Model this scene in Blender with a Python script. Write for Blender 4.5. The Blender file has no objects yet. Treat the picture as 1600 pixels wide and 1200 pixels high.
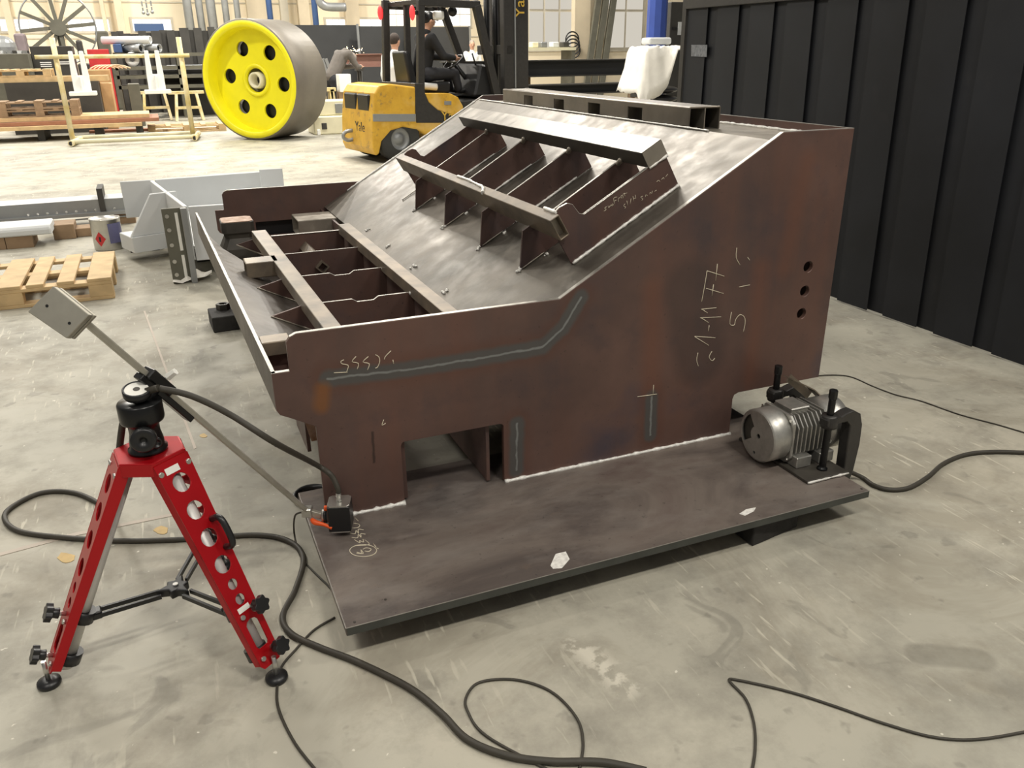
import bpy, math, random
import numpy as np
from mathutils import Vector, Matrix
from mathutils.geometry import tessellate_polygon
random.seed(7)
# ------------------------------------------------------------------ camera
FPX = 1273.44
YAW, PITCH, ROLL = math.radians(22.5522), math.radians(22.2992), math.radians(-0.6004)
CAM = Vector((-.3129, -2.3088, 1.5))
_cy, _sy, _cp, _sp = math.cos(YAW), math.sin(YAW), math.cos(PITCH), math.sin(PITCH)
FW = Vector((_sy*_cp, _cy*_cp, -_sp)); _ri = Vector((_cy, -_sy, 0)); _up = _ri.cross(FW)
RI = _ri*math.cos(ROLL)+_up*math.sin(ROLL); UP = _up*math.cos(ROLL)-_ri*math.sin(ROLL)
scene = bpy.context.scene
COL = scene.collection
cd = bpy.data.cameras.new('camera'); cam = bpy.data.objects.new('camera', cd); COL.objects.link(cam)
cd.sensor_width = 36; cd.lens = FPX/1600*36; cd.clip_end = 300; cd.clip_start = .05
cam.matrix_world = Matrix(((RI.x, UP.x, -FW.x, CAM.x), (RI.y, UP.y, -FW.y, CAM.y), (RI.z, UP.z, -FW.z, CAM.z), (0, 0, 0, 1)))
scene.camera = cam
def ray(px, py): return FW+RI*((px-800)/FPX)-UP*((py-600)/FPX)
def fl(px, py, z=0.): d = ray(px, py); return CAM+d*((z-CAM.z)/d.z)
def onY(px, py, Y): d = ray(px, py); return CAM+d*((Y-CAM.y)/d.y)
def onX(px, py, X): d = ray(px, py); return CAM+d*((X-CAM.x)/d.x)
def atd(px, py, dep): return CAM+ray(px, py)*dep
def dep(P): return (Vector(P)-CAM).dot(FW)
# ------------------------------------------------------------------ light
vs = scene.view_settings
vs.view_transform = 'Standard'; vs.look = 'None'; vs.gamma = 1; vs.use_curve_mapping = False; vs.exposure = 0.0
w = bpy.data.worlds.new('hall_air'); scene.world = w; w.use_nodes = True
w.node_tree.nodes['Background'].inputs[0].default_value = (1.0, .97, .91, 1); w.node_tree.nodes['Background'].inputs[1].default_value = .24
def lamp(x, y, z, power, sx=1.3, sy=.35, col=(1, .95, .86), aim=None):
    l = bpy.data.lights.new('bay_and_fill_lamp', 'AREA'); l.shape = 'RECTANGLE'; l.size = sx; l.size_y = sy; l.energy = power; l.color = col
    o = bpy.data.objects.new('bay_and_fill_lamp', l); COL.objects.link(o); o.location = (x, y, z)
    if aim: o.rotation_euler = (Vector(aim)-Vector((x, y, z))).to_track_quat('-Z', 'Y').to_euler()
    return o
# high bay lamps under the hall roof; camera-side three are added front fill
for (x, y, p) in [(-2.6, 2.6, 72), (-2.4, 5.2, 120), (-2.2, 8.0, 90), (3.4, 6.0, 150), (3.6, 9.0, 260), (-2.6, -3.6, 135), (1.6, -3.8, 225), (5.5, -2.6, 170)]:  # right-hand rear lamp added to brighten the top of the chute
    lamp(x, y, 6.5, p)
for (x, y, p) in [(-4, 12.5, 480), (3.5, 13, 620), (9, 13, 450), (-6, 19, 760), (1, 20, 760), (8, 20, 600), (-6, 29, 1100), (2, 30, 1100), (11, 29, 900)]:  # far rows added to brighten the back of the hall
    lamp(x, y, 7.5, p)
# ------------------------------------------------------------------ helpers
class G:
    def __init__(s): s.v = []; s.f = []; s.sm = []
    def add(s, vs_, fs, smooth=False):
        b = len(s.v); s.v += [tuple(p) for p in vs_]; s.f += [tuple(i+b for i in q) for q in fs]; s.sm += [smooth]*len(fs); return s
    def hexa(s, p):   # 4 bottom ccw, 4 top
        return s.add(p, [(3, 2, 1, 0), (4, 5, 6, 7), (0, 1, 5, 4), (1, 2, 6, 5), (2, 3, 7, 6), (3, 0, 4, 7)])
    def mm(s, x0, x1, y0, y1, z0, z1):
        return s.hexa([(x0, y0, z0), (x1, y0, z0), (x1, y1, z0), (x0, y1, z0), (x0, y0, z1), (x1, y0, z1), (x1, y1, z1), (x0, y1, z1)])
    def box(s, c, d, rot=None):
        P = [Vector((sx*d[0]/2, sy*d[1]/2, sz*d[2]/2)) for sz in (-1, 1) for sx, sy in ((-1, -1), (1, -1), (1, 1), (-1, 1))]
        if rot is not None: P = [rot @ p for p in P]
        c = Vector(c); return s.hexa([p+c for p in P])
    def bar(s, a, b, w, h, up=(0, 0, 1)):   # rectangular bar from a to b, w sideways, h along up
        a = Vector(a); b = Vector(b); d = (b-a).normalized(); sd = d.cross(Vector(up)).normalized(); u = sd.cross(d).normalized()
        P = [q+sd*(i*w/2)+u*(j*h/2) for j in (-1, 1) for q, i in ((a, -1), (a, 1), (b, 1), (b, -1))]
        return s.hexa(P)
    def prism(s, poly, O, U, V, W, a, b, holes=()):
        O, U, V, W = Vector(O), Vector(U), Vector(V), Vector(W)
        loops = [list(poly)]+[list(h) for h in holes]
        tris = tessellate_polygon([[Vector((p[0], p[1], 0)) for p in l] for l in loops])
        flat = [p for l in loops for p in l]; n = len(flat)
        P = [O+U*p[0]+V*p[1]+W*a for p in flat]+[O+U*p[0]+V*p[1]+W*b for p in flat]
        fs = [tuple(t) for t in tris]+[tuple(i+n for i in reversed(t)) for t in tris]
        k = 0
        for l in loops:
            m = len(l)
            for i in range(m): j = (i+1) % m; fs.append((k+i, k+j, k+n+j, k+n+i))
            k += m
        return s.add(P, fs)
    def cyl(s, a, b, r0, r1=None, n=16, smooth=True):
        a = Vector(a); b = Vector(b); r1 = r0 if r1 is None else r1; d = (b-a).normalized()
        u = d.orthogonal().normalized(); v = d.cross(u)
        A = [a+(u*math.cos(t)+v*math.sin(t))*r0 for t in [2*math.pi*i/n for i in range(n)]]
        B = [b+(u*math.cos(t)+v*math.sin(t))*r1 for t in [2*math.pi*i/n for i in range(n)]]
        s.add(A+B, [(i, (i+1) % n, n+(i+1) % n, n+i) for i in range(n)], smooth)
        s.add(A, [tuple(reversed(range(n)))]); s.add(B, [tuple(range(n))]); return s
    def lathe(s, prof, O, axis, n=32, smooth=True, ref=None, close=False):
        O = Vector(O); d = Vector(axis).normalized(); u = (Vector(ref)-d*d.dot(Vector(ref))).normalized() if ref else d.orthogonal().normalized(); v = d.cross(u)
        P = [O+d*h+(u*math.cos(2*math.pi*i/n)+v*math.sin(2*math.pi*i/n))*r for r, h in prof for i in range(n)]
        m = len(prof); fs = []
        for k in range(m if close else m-1):
            k2 = (k+1) % m
            for i in range(n): fs.append((k*n+i, k*n+(i+1) % n, k2*n+(i+1) % n, k2*n+i))
        return s.add(P, fs, smooth)
    def tube(s, pts, r, n=8, sub=6, rj=0., caps=True, rs=None):
        P = [Vector(p) for p in pts]
        if sub > 1 and len(P) > 2:
            Q = []; R_ = []
            for i in range(len(P)-1):
                p0, p1, p2, p3 = P[max(i-1, 0)], P[i], P[i+1], P[min(i+2, len(P)-1)]
                for k in range(sub):
                    t = k/sub; Q.append(.5*((2*p1)+(p2-p0)*t+(2*p0-5*p1+4*p2-p3)*t*t+(3*p1-p0-3*p2+p3)*t**3))
                    if rs: R_.append(rs[i]*(1-t)+rs[i+1]*t)
            Q.append(P[-1]); P = Q
            if rs: rs = R_+[rs[-1]]
        m = len(P); u = None; V = []
        for i in range(m):
            d = (P[min(i+1, m-1)]-P[max(i-1, 0)]).normalized()
            u = d.orthogonal().normalized() if u is None else (u-d*u.dot(d)).normalized()
            v = d.cross(u); rr = (rs[i] if rs else r)*(1+random.uniform(-rj, rj))
            V += [P[i]+(u*math.cos(2*math.pi*k/n)+v*math.sin(2*math.pi*k/n))*rr for k in range(n)]
        fs = [(i*n+k, i*n+(k+1) % n, (i+1)*n+(k+1) % n, (i+1)*n+k) for i in range(m-1) for k in range(n)]
        s.add(V, fs, True)
        if caps: s.add(V[:n], [tuple(reversed(range(n)))]); s.add(V[-n:], [tuple(range(n))])
        return s
    def ball(s, c, r, n=12, sc=(1, 1, 1), rot=None):
        m = n//2; P = []
        for i in range(m+1):
            th = math.pi*i/m
            for k in range(n):
                p = Vector((math.sin(th)*math.cos(2*math.pi*k/n)*r*sc[0], math.sin(th)*math.sin(2*math.pi*k/n)*r*sc[1], math.cos(th)*r*sc[2]))
                P.append(Vector(c)+(rot @ p if rot is not None else p))
        return s.add(P, [(i*n+k, (i+1)*n+k, (i+1)*n+(k+1) % n, i*n+(k+1) % n) for i in range(m) for k in range(n)], True)
    def build(s, name, mt, parent=None, bevel=0, seg=1, label=None, kind=None, sub=0):
        me = bpy.data.meshes.new(name); me.from_pydata(s.v, [], s.f)
        me.polygons.foreach_set('use_smooth', s.sm); me.validate(); me.update()
        import bmesh
        bm = bmesh.new(); bm.from_mesh(me); bmesh.ops.remove_doubles(bm, verts=bm.verts, dist=1e-5); bmesh.ops.recalc_face_normals(bm, faces=bm.faces)
        bm.to_mesh(me); bm.free()
        o = bpy.data.objects.new(name, me); COL.objects.link(o); me.materials.append(mt)
        if parent is not None:
            o.parent = parent; o.matrix_parent_inverse = wm(parent).inverted()
        if bevel:
            b = o.modifiers.new('edge', 'BEVEL'); b.width = bevel; b.segments = seg; b.limit_method = 'ANGLE'; b.angle_limit = math.radians(40)
        if sub:
            b = o.modifiers.new('smooth', 'SUBSURF'); b.levels = sub; b.render_levels = sub
        if label: o['label'] = label
        if kind: o['kind'] = kind
        return o
def wm(o):
    m = o.matrix_basis.copy()
    if o.parent is not None: m = wm(o.parent) @ o.matrix_parent_inverse @ m
    return m
def thing(name, label, cat, loc=(0, 0, 0), group=None, rz=0):
    o = bpy.data.objects.new(name, None); COL.objects.link(o); o.location = loc; o.rotation_euler = (0, 0, rz)
    o.empty_display_size = .05
    return tag(o, label, cat, group)
def tag(o, label, cat, group=None):
    o['label'] = label; o['category'] = cat
    if group: o['group'] = group
    return o
def copy_tree(o, parent=None):
    c = o.copy(); COL.objects.link(c)
    if parent is not None: c.parent = parent; c.matrix_parent_inverse = o.matrix_parent_inverse.copy()
    for ch in [k for k in bpy.data.objects if k.parent == o]: copy_tree(ch, c)
    return c
def struct(o): o['kind'] = 'structure'; return o
# ------------------------------------------------------------------ materials
def S(r, g, b):   # sRGB 0-255 -> linear
    f = lambda c: c/12.92 if c <= .04045 else ((c+.055)/1.055)**2.4
    return (f(r/255), f(g/255), f(b/255), 1)
class MT:
    def __init__(s, name):
        s.m = bpy.data.materials.new(name); s.m.use_nodes = True; s.t = s.m.node_tree; s.b = s.t.nodes['Principled BSDF']
        s.co = s.t.nodes.new('ShaderNodeTexCoord').outputs['Object']
    def n(s, typ, **kw):
        nd = s.t.nodes.new(typ)
        for k, v in kw.items(): setattr(nd, k, v)
        return nd
    def l(s, a, b): s.t.links.new(a, b)
    def mapd(s, scale, src=None):
        m = s.n('ShaderNodeMapping'); m.inputs['Scale'].default_value = scale; s.l(src or s.co, m.inputs['Vector']); return m.outputs[0]
    def noise(s, scale, detail=4, rough=.55, vec=None, dist=0):
        n = s.n('ShaderNodeTexNoise'); n.inputs['Scale'].default_value = scale; n.inputs['Detail'].default_value = detail; n.inputs['Roughness'].default_value = rough
        n.inputs['Distortion'].default_value = dist; s.l(vec or s.co, n.inputs['Vector']); return n.outputs['Fac']
    def ramp(s, fac, stops):
        r = s.n('ShaderNodeValToRGB'); e = r.color_ramp.elements
        while len(e) < len(stops): e.new(.5)
        for i, (p, c) in enumerate(stops): e[i].position = p; e[i].color = c if len(c) == 4 else (*c, 1)
        s.l(fac, r.inputs[0]); return r.outputs[0]
    def rng(s, fac, a, b, c=0., d=1.):
        r = s.n('ShaderNodeMapRange'); r.inputs[1].default_value = a; r.inputs[2].default_value = b; r.inputs[3].default_value = c; r.inputs[4].default_value = d
        s.l(fac, r.inputs[0]); return r.outputs[0]
    def mix(s, fac, a, b):
        m = s.n('ShaderNodeMix', data_type='RGBA')
        if isinstance(fac, (int, float)): m.inputs[0].default_value = fac
        else: s.l(fac, m.inputs[0])
        for k, x in ((6, a), (7, b)):
            if isinstance(x, tuple): m.inputs[k].default_value = x
            else: s.l(x, m.inputs[k])
        return m.outputs[2]
    def math(s, op, a, b):
        m = s.n('ShaderNodeMath', operation=op)
        for k, x in ((0, a), (1, b)):
            if isinstance(x, (int, float)): m.inputs[k].default_value = x
            else: s.l(x, m.inputs[k])
        return m.outputs[0]
    def segd(s, a, b, vec=None):   # distance to segment a-b
        a = Vector(a); b = Vector(b); ab = b-a
        sub = s.n('ShaderNodeVectorMath', operation='SUBTRACT'); s.l(vec or s.co, sub.inputs[0]); sub.inputs[1].default_value = a
        dt = s.n('ShaderNodeVectorMath', operation='DOT_PRODUCT'); s.l(sub.outputs[0], dt.inputs[0]); dt.inputs[1].default_value = ab/ab.dot(ab)
        cl = s.n('ShaderNodeClamp'); s.l(dt.outputs['Value'], cl.inputs[0])
        sc = s.n('ShaderNodeVectorMath', operation='SCALE'); sc.inputs[0].default_value = ab; s.l(cl.outputs[0], sc.inputs['Scale'])
        df = s.n('ShaderNodeVectorMath', operation='DISTANCE'); s.l(sub.outputs[0], df.inputs[0]); s.l(sc.outputs[0], df.inputs[1])
        return df.outputs['Value']
    def col(s, c):
        if isinstance(c, tuple): s.b.inputs['Base Color'].default_value = c
        else: s.l(c, s.b.inputs['Base Color'])
        return s
    def set(s, rough=.5, metal=0., spec=.5):
        for k, v in (('Roughness', rough), ('Metallic', metal), ('Specular IOR Level', spec)):
            if isinstance(v, (int, float)): s.b.inputs[k].default_value = v
            else: s.l(v, s.b.inputs[k])
        return s
    def bump(s, h, strength=.2, dist=.01):
        b = s.n('ShaderNodeBump'); b.inputs['Strength'].default_value = strength; b.inputs['Distance'].default_value = dist; s.l(h, b.inputs['Height']); s.l(b.outputs[0], s.b.inputs['Normal']); return s
def plain(name, c, rough=.5, metal=0., var=.12, scale=12, bump=0., spec=.5, c2=None):
    m = MT(name); k = m.noise(scale, 5)
    a = tuple(x*(1-var) for x in c[:3])+(1,); b = c2 or tuple(min(1, x*(1+var)) for x in c[:3])+(1,)
    m.col(m.ramp(k, [(.3, a), (.7, b)])).set(rough, metal, spec)
    if bump: m.bump(m.noise(scale*6, 4), bump, .004)
    return m.m
def emit(name, c, st):
    m = MT(name); m.col((0, 0, 0, 1)); m.b.inputs['Emission Color'].default_value = c; m.b.inputs['Emission Strength'].default_value = st; return m.m
def glassy(name, c, alpha, rough=.1):
    m = MT(name); m.col(c).set(rough); m.b.inputs['Alpha'].default_value = alpha; return m.m
ZB = .1131; XK, ZT, XU, ZU, XR = .8192, .7452, 1.6583, 1.2311, 1.969; WID = 2.885
def mill(name, bands=False, bright=1.0, top=False):
    m = MT(name)
    big = m.noise(1.6, 5, .6); mid = m.noise(6, 6, .6); streak = m.noise(1., 4, .6, m.mapd((7, 7, .8)))
    k = lambda r, g, b: S(r*bright, g*bright, b*bright)
    c = m.ramp(big, [(.28, k(72, 62, 64)), (.45, k(92, 72, 66)), (.6, k(106, 82, 74)), (.75, k(82, 72, 78))])
    c = m.mix(m.rng(streak, .45, .75, 0, .5), c, k(112, 78, 66))
    c = m.mix(m.rng(mid, .55, .8, 0, .55), c, k(64, 60, 64))
    if top:
        c = m.ramp(m.noise(1.8, 6, .62, m.mapd((.8, 1.6, 1)), .6), [(.3, S(74, 69, 68)), (.45, S(96, 87, 82)), (.58, S(122, 112, 104)), (.72, S(104, 90, 84))])
        c = m.mix(m.rng(m.noise(3, 6, .65, m.mapd((1.2, 2.6, 1))), .5, .8, 0, .6), c, k(128, 122, 116))
        c = m.mix(m.rng(m.noise(9, 6, .6), .64, .8, 0, .3), c, k(120, 100, 82))
    c = m.mix(m.rng(m.noise(60, 3), .66, .72, 0, .35), c, k(40, 36, 36))
    rgh = m.rng(mid, .3, .7, .38, .58)
    if bands:
        wob = m.n('ShaderNodeVectorMath', operation='MULTIPLY_ADD'); nn = m.n('ShaderNodeTexNoise'); nn.inputs['Scale'].default_value = 26; m.l(m.co, nn.inputs['Vector'])
        m.l(nn.outputs['Color'], wob.inputs[0]); wob.inputs[1].default_value = (.012, .012, .012); m.l(m.co, wob.inputs[2]); v = wob.outputs[0]
        off = Vector((.006, .006, .006))
        def ln(a, b): return m.segd(onY(*a, 0)+off, onY(*b, 0)+off, v)
        d = None
        for a, b in [((512, 592), (640, 577)), ((640, 577), (760, 558)), ((760, 558), (848, 542)), ((848, 542), (880, 512)), ((880, 512), (908, 464)), ((808, 662), (807, 735)), ((1018, 620), (1016, 680))]:
            x = ln(a, b); d = x if d is None else m.math('MINIMUM', d, x)
        c = m.mix(m.rng(d, .07, .016, 0, .5), c, S(96, 60, 46))
        c = m.mix(m.rng(d, .034, .02, 0, .85), c, S(82, 84, 83))
        c = m.mix(m.rng(d, .005, .002, 0, .5), c, S(158, 162, 160))
        # reddish heat stripes running down from the rib welds, orange spot, dark patches
        d2 = None
        for a, b in [((1018, 450), (1016, 600)), ((1190, 420), (1172, 590)), ((1262, 250), (1225, 420))]:
            x = ln(a, b); d2 = x if d2 is None else m.math('MINIMUM', d2, x)
        c = m.mix(m.rng(d2, .06, .01, 0, .4), c, S(118, 76, 58))
        c = m.mix(m.rng(ln((504, 608), (502, 634)), .035, .01, 0, .6), c, S(138, 88, 40))
        c = m.mix(m.rng(ln((1080, 450), (1095, 560)), .13, .08, 0, .45), c, S(58, 52, 52))
        c = m.mix(m.rng(ln((582, 675), (584, 722)), .006, .002, 0, .7), c, S(40, 32, 30))
    m.col(c).set(rgh, .25, .5)
    m.bump(m.noise(120, 3), .06, .003)
    return m.m
def bright_steel(name, lo, hi, metal=.75, stretch=(1, 1, 1), rough=(.28, .5)):
    m = MT(name); a = m.noise(2.2, 5, .6, m.mapd(stretch)); b = m.noise(11, 6, .65, m.mapd(stretch)); g = m.noise(3, 5, .7, m.mapd((22, 3, 22)))
    c = m.ramp(a, [(.3, lo), (.7, hi)])
    c = m.mix(m.rng(b, .55, .8, 0, .5), c, tuple(x*1.25 for x in hi[:3])+(1,))
    c = m.mix(m.rng(g, .6, .75, 0, .25), c, tuple(x*.55 for x in lo[:3])+(1,))
    m.col(c).set(m.rng(b, .3, .7, rough[0], rough[1]), metal); m.bump(m.noise(90, 3), .05, .002)
    return m.m
M = {}
M['panel'] = mill('mill_scale_panel', True)
M['mill'] = mill('mill_scale_plate', False, .95)
M['plate'] = mill('mill_scale_base', False, 1.12, True)
M['sheet'] = bright_steel('bare_sheet_steel', S(80, 76, 69), S(126, 119, 109), .6, rough=(.34, .55))
M['bare'] = bright_steel('ground_steel', S(128, 122, 112), S(172, 163, 150), .55)
M['bar'] = plain('rolled_bar_steel', S(108, 100, 90), .45, .4, .2, 9, .05, c2=S(140, 126, 108))
M['cut'] = plain('cut_edge_steel', S(168, 164, 156), .4, .6, .2, 40)
M['weld'] = plain('fresh_weld', S(226, 224, 218), .4, .3, .2, 90, .4)
M['edge'] = plain('sheared_edge', S(72, 74, 70), .5, .3, .15, 14)
M['darkbar'] = plain('dark_rolled_steel', S(70, 66, 60), .5, .3, .25, 9, .05)
M['chalk'] = plain('chalk', S(214, 204, 180), .9, 0, .15, 60)
M['black'] = plain('black_plastic', S(26, 26, 27), .38, 0, .15, 20)
M['blackm'] = plain('black_anodised', S(20, 20, 21), .3, .2, .15, 30)
M['wood_black'] = plain('tarred_wood_block', S(40, 38, 36), .8, 0, .25, 30, .3)
M['rubber'] = plain('rubber_cable', S(58, 54, 46), .6, 0, .12, 30)
M['red'] = plain('red_powder_coat', S(176, 14, 24), .3, .35, .06, 14)
M['alu'] = plain('aluminium', S(196, 194, 188), .3, .85, .06, 30)
M['aludull'] = plain('aluminium_dull', S(168, 164, 152), .45, .6, .06, 30)
M['cast'] = plain('cast_aluminium', S(178, 176, 170), .38, .75, .12, 40, .1)
M['castiron'] = plain('painted_cast_iron', S(52, 50, 48), .42, .2, .15, 25, .1)
M['orange'] = plain('orange_lever', S(236, 92, 30), .45, 0, .06, 20)
M['white'] = plain('white_paint', S(232, 230, 222), .5, 0, .04, 10)
M['rust'] = plain('rusted_top', S(150, 104, 66), .6, .2, .25, 30, c2=S(186, 160, 140))
# ------------------------------------------------------------------ floor
def floor_mat():
    m = MT('worn_concrete')
    a = m.noise(.55, 6, .6); b = m.noise(2.6, 7, .68); f = m.noise(9, 6, .6)
    c = m.ramp(a, [(.3, S(150, 147, 136)), (.5, S(170, 166, 152)), (.7, S(184, 178, 162))])
    c = m.mix(m.rng(b, .46, .68, 0, .7), c, S(122, 118, 108))
    c = m.mix(m.rng(m.noise(1.4, 6, .7, None, .8), .5, .62, 0, .45), c, S(136, 128, 112))
    c = m.mix(m.rng(m.noise(11, 3, .5), .66, .71, 0, .36), c, S(104, 101, 93))
    c = m.mix(m.rng(m.noise(4.5, 5, .5, None, 1.2), .62, .68, 0, .35), c, S(110, 107, 98))      # oil stains
    c = m.mix(m.rng(f, .62, .8, 0, .4), c, S(184, 176, 156))
    c = m.mix(m.rng(m.noise(30, 2), .72, .75, 0, .7), c, S(224, 219, 204))                       # specks
    sc = m.noise(5, 3, .5, m.mapd((9, 1.1, 1)))
    c = m.mix(m.math('MULTIPLY', m.rng(sc, .62, .68, 0, .6), m.rng(m.noise(1.3, 2), .45, .6)), c, S(206, 200, 182))   # scratches
    # one shaped dark patch, a smaller wet-looking patch and the cable-side joint
    d = m.segd(fl(1440, 1022), fl(1530, 1030), None)
    c = m.mix(m.rng(d, .05, .035, 0, .35), c, S(100, 96, 86))
    d = m.segd(fl(905, 1010), fl(975, 1070), None); wn = m.noise(16, 5, .6)
    c = m.mix(m.math('MULTIPLY', m.rng(d, .06, .01, 0, .8), m.rng(wn, .48, .55)), c, S(210, 204, 188))
    m.col(c).set(m.rng(b, .3, .7, .5, .72), 0, .35); m.bump(m.noise(30, 6, .65), .12, .006)
    return m.m
M['floor'] = floor_mat()
g = G()
NX, NY = 24, 26
xs = [-30+i*60/NX for i in range(NX+1)]; ys = [-6+j*56/NY for j in range(NY+1)]
g.add([(x, y, 0) for y in ys for x in xs], [(j*(NX+1)+i, j*(NX+1)+i+1, (j+1)*(NX+1)+i+1, (j+1)*(NX+1)+i) for j in range(NY) for i in range(NX)])
flo = struct(g.build('floor', M['floor']))
def fpatch(name, pts, mt, t=.0015):   # a flat mend or mark in the floor, child of floor
    P = [fl(*p) for p in pts]
    return G().prism([(p.x, p.y) for p in P], (0, 0, 0), (1, 0, 0), (0, 1, 0), (0, 0, 1), .0002, t).build(name, mt, flo)
M['strip'] = plain('pinkish_floor_strip', S(176, 164, 150), .6, 0, .1, 6)
fpatch('floor_joint_strip', [(224, 486), (227, 486), (307, 700), (303, 702)], M['strip'])
M['ochre'] = plain('ochre_paint_spot', S(190, 160, 100), .6, 0, .15, 20)
for cx, cy, r in [(103, 872, 16), (252, 829, 13), (318, 681, 6)]:
    fpatch('paint_spot', [(cx+r*math.cos(a)*random.uniform(.7, 1.1), cy+.55*r*math.sin(a)*random.uniform(.7, 1.1)) for a in [i*math.pi/6 for i in range(12)]], M['ochre'])
fpatch('floor_line', [(0, 864), (0, 869), (120, 837), (272, 806), (272, 802), (120, 832)], M['strip'])
# ------------------------------------------------------------------ the welded steel frame
def xz(px, py, Y=0.): p = onY(px, py, Y); return (p.x, p.z)
mach = thing('steel_chute_frame', 'large brown welded steel chute frame with sloped bright sheet and ribs', 'steel frame', (.9, 1.2, 0))
EX, EZ, EY = (1, 0, 0), (0, 0, 1), (0, 1, 0)
xl0 = xz(500, 720)[0]; xc0, xc1, xb = .2577, .6132, 1.5564
outer = [(xl0, ZB), (xl0, xz(497, 666)[1]), xz(452, 653), xz(438, 649), xz(432, 642), (-.112, .633), (-.06, .633), (-.06, .722), (-.048, .737), (-.03, ZT), (XK, ZT), (XU, ZU), (XR, ZU), (XR, .283), (xb+.022, .283), (xb+.006, .277), (xb, .26), (xb, ZB),
         (xc1, ZB), (xc1, .327), (xc1-.004, .333), (xc1-.012, .3368), (xc0+.012, .3368), (xc0+.004, .333), (xc0, .325), (xc0, ZB)]
def ring(cx, cz, r, n=20, sx=1): return [(cx+r*sx*math.cos(2*math.pi*i/n), cz+r*math.sin(2*math.pi*i/n)) for i in range(n)]
hol = [ring(*xz(px, py), .021) for px, py in ((1263, 417), (1257.5, 455), (1252.5, 490))]
near = G().prism(outer, (0, 0, 0), EX, EZ, EY, 0, .018, hol).build('side_panel', M['panel'], mach, .0015, 1, 'brown side panel with three round holes and chalk numbers')
slot = [(.16, .46), (.40, .46), (.40, .544), (.16, .544)]
fo = [(x+.05 if x < .05 else x, z) for x, z in outer]
far = G().prism(fo, (0, WID-.018, 0), EX, EZ, EY, 0, .018, [slot]+hol).build('side_panel', M['mill'], mach, .0015)
G().mm(.12, .44, WID+.02, WID+.03, .42, .58).build('slot_dark_sheet', M['black'], far)  # black sheet added behind the slot to keep it dark
# bright cut edges along the panels
def edge_strip(par, pts, y0, y1, h=.0012):
    g = G()
    for (a, b) in zip(pts[:-1], pts[1:]):
        d = Vector((b[0]-a[0], b[1]-a[1])).normalized(); n = Vector((-d.y, d.x))
        g.prism([(a[0], a[1]), (b[0], b[1]), (b[0]+n.x*h, b[1]+n.y*h), (a[0]+n.x*h, a[1]+n.y*h)], (0, 0, 0), EX, EZ, EY, y0, y1)
    g.build('cut_edge', M['cut'], par)
edge_strip(near, [(-.112, .633), (-.06, .633)], .001, .017)
edge_strip(near, [(-.048, .737), (-.03, ZT), (XK, ZT), (XU, ZU), (XR, ZU)], .001, .017)
edge_strip(far, [(.002, .737), (.02, ZT), (XK, ZT), (XU, ZU), (XR, ZU)], WID-.017, WID-.001)
# base plate
yi = fl(700, 723, ZB).y
bp = G().mm(-.0581, 1.7179, -.5532, yi, .087, ZB).build('base_plate', M['plate'], mach, .003, 2)
g = G(); g.bar((-.0581, -.5525, ZB), (1.7179, -.5525, ZB), .0022, .0012); g.bar((-.0578, -.5532, ZB), (-.0578, .0, ZB), .0022, .0012); g.build('cut_edge', M['cut'], bp)
G().mm(-.056, 1.716, -.5538, -.5531, .089, .1115).build('edge_face', M['edge'], bp)
for px, py in ((602, 937), (554, 972), (1346, 764)):
    p = fl(px, py, ZB); G().cyl(p, p+Vector((0, 0, .0012)), .004, n=10).build('centre_punch', M['darkbar'], bp)
M['grind'] = plain('ground_bare_spot', S(236, 233, 226), .5, .1, .2, 80)
for pts in ([(860, 884), (868, 866), (884, 862), (890, 874), (878, 888), (864, 889)], [(1155, 803), (1166, 796), (1181, 793), (1178, 799), (1164, 806)]):
    P = [fl(x, y, ZB) for x, y in pts]
    G().prism([(p.x, p.y) for p in P], (0, 0, ZB), EX, EY, EZ, .0001, .001).build('grinding_spot', M['grind'], bp)
def bead(name, pts, r, par, jit=.25, step=.012, mt=None):
    P = []
    for a, b in zip(pts[:-1], pts[1:]):
        a, b = Vector(a), Vector(b); n = max(2, int((b-a).length/step))
        P += [a+(b-a)*(i/n) for i in range(n)]
    P.append(Vector(pts[-1]))
    return G().tube(P, r, 6, 1, jit).build(name, mt or M['weld'], par)
bead('weld_bead', [(xl0+.03, -.003, ZB+.002), (xc0, -.003, ZB+.002)], .009, bp, .5)
bead('weld_bead', [(xc1, -.003, ZB+.002), (xb, -.003, ZB+.002)], .0075, bp, .35)
# chute sheet in slope coordinates
L_ = math.hypot(XU-XK, ZU-ZT); SD = Vector(((XU-XK)/L_, 0, (ZU-ZT)/L_)); ND = Vector((-SD.z, 0, SD.x)); P0 = Vector((XK, 0, ZT))
def sl(s, n, y): return P0+SD*s+ND*n+Vector((0, y, 0))
def sprism(poly, y0, y1, g=None): return (g or G()).prism(poly, P0, SD, ND, EY, y0, y1)
TH = .195
chute = sprism([(-.275, -.012), (.925, -.012), (.925, -.002), (-.275, -.002)], .018, WID-.018).build('chute_sheet', M['sheet'], mach, .001)
zd = 1.197; xd = (P0+SD*.925).x
deck = G().prism([(xd-.01, .36), (xd+.105, .02), (XR-.012, .02), (XR-.012, WID-.02), (xd-.01, WID-.02)], (0, 0, 0), EX, EY, EZ, zd-.01, zd).build('deck_plate', M['bare'], mach, .001)
back = G().mm(XR-.012, XR, .018, WID-.018, .283, ZU).build('back_plate', M['mill'], mach, .0015)
G().mm(XR-.0115, XR-.0005, .018, WID-.018, ZU, ZU+.0012).build('cut_edge', M['cut'], back)
bead('weld_bead', [(XR-.014, .1, zd+.003), (XR-.014, WID-.1, zd+.003)], .006, back, .3)
bead('weld_bead', [sl(.925, .001, .38), sl(.925, .001, WID-.05)], .004, deck, .3)
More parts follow.
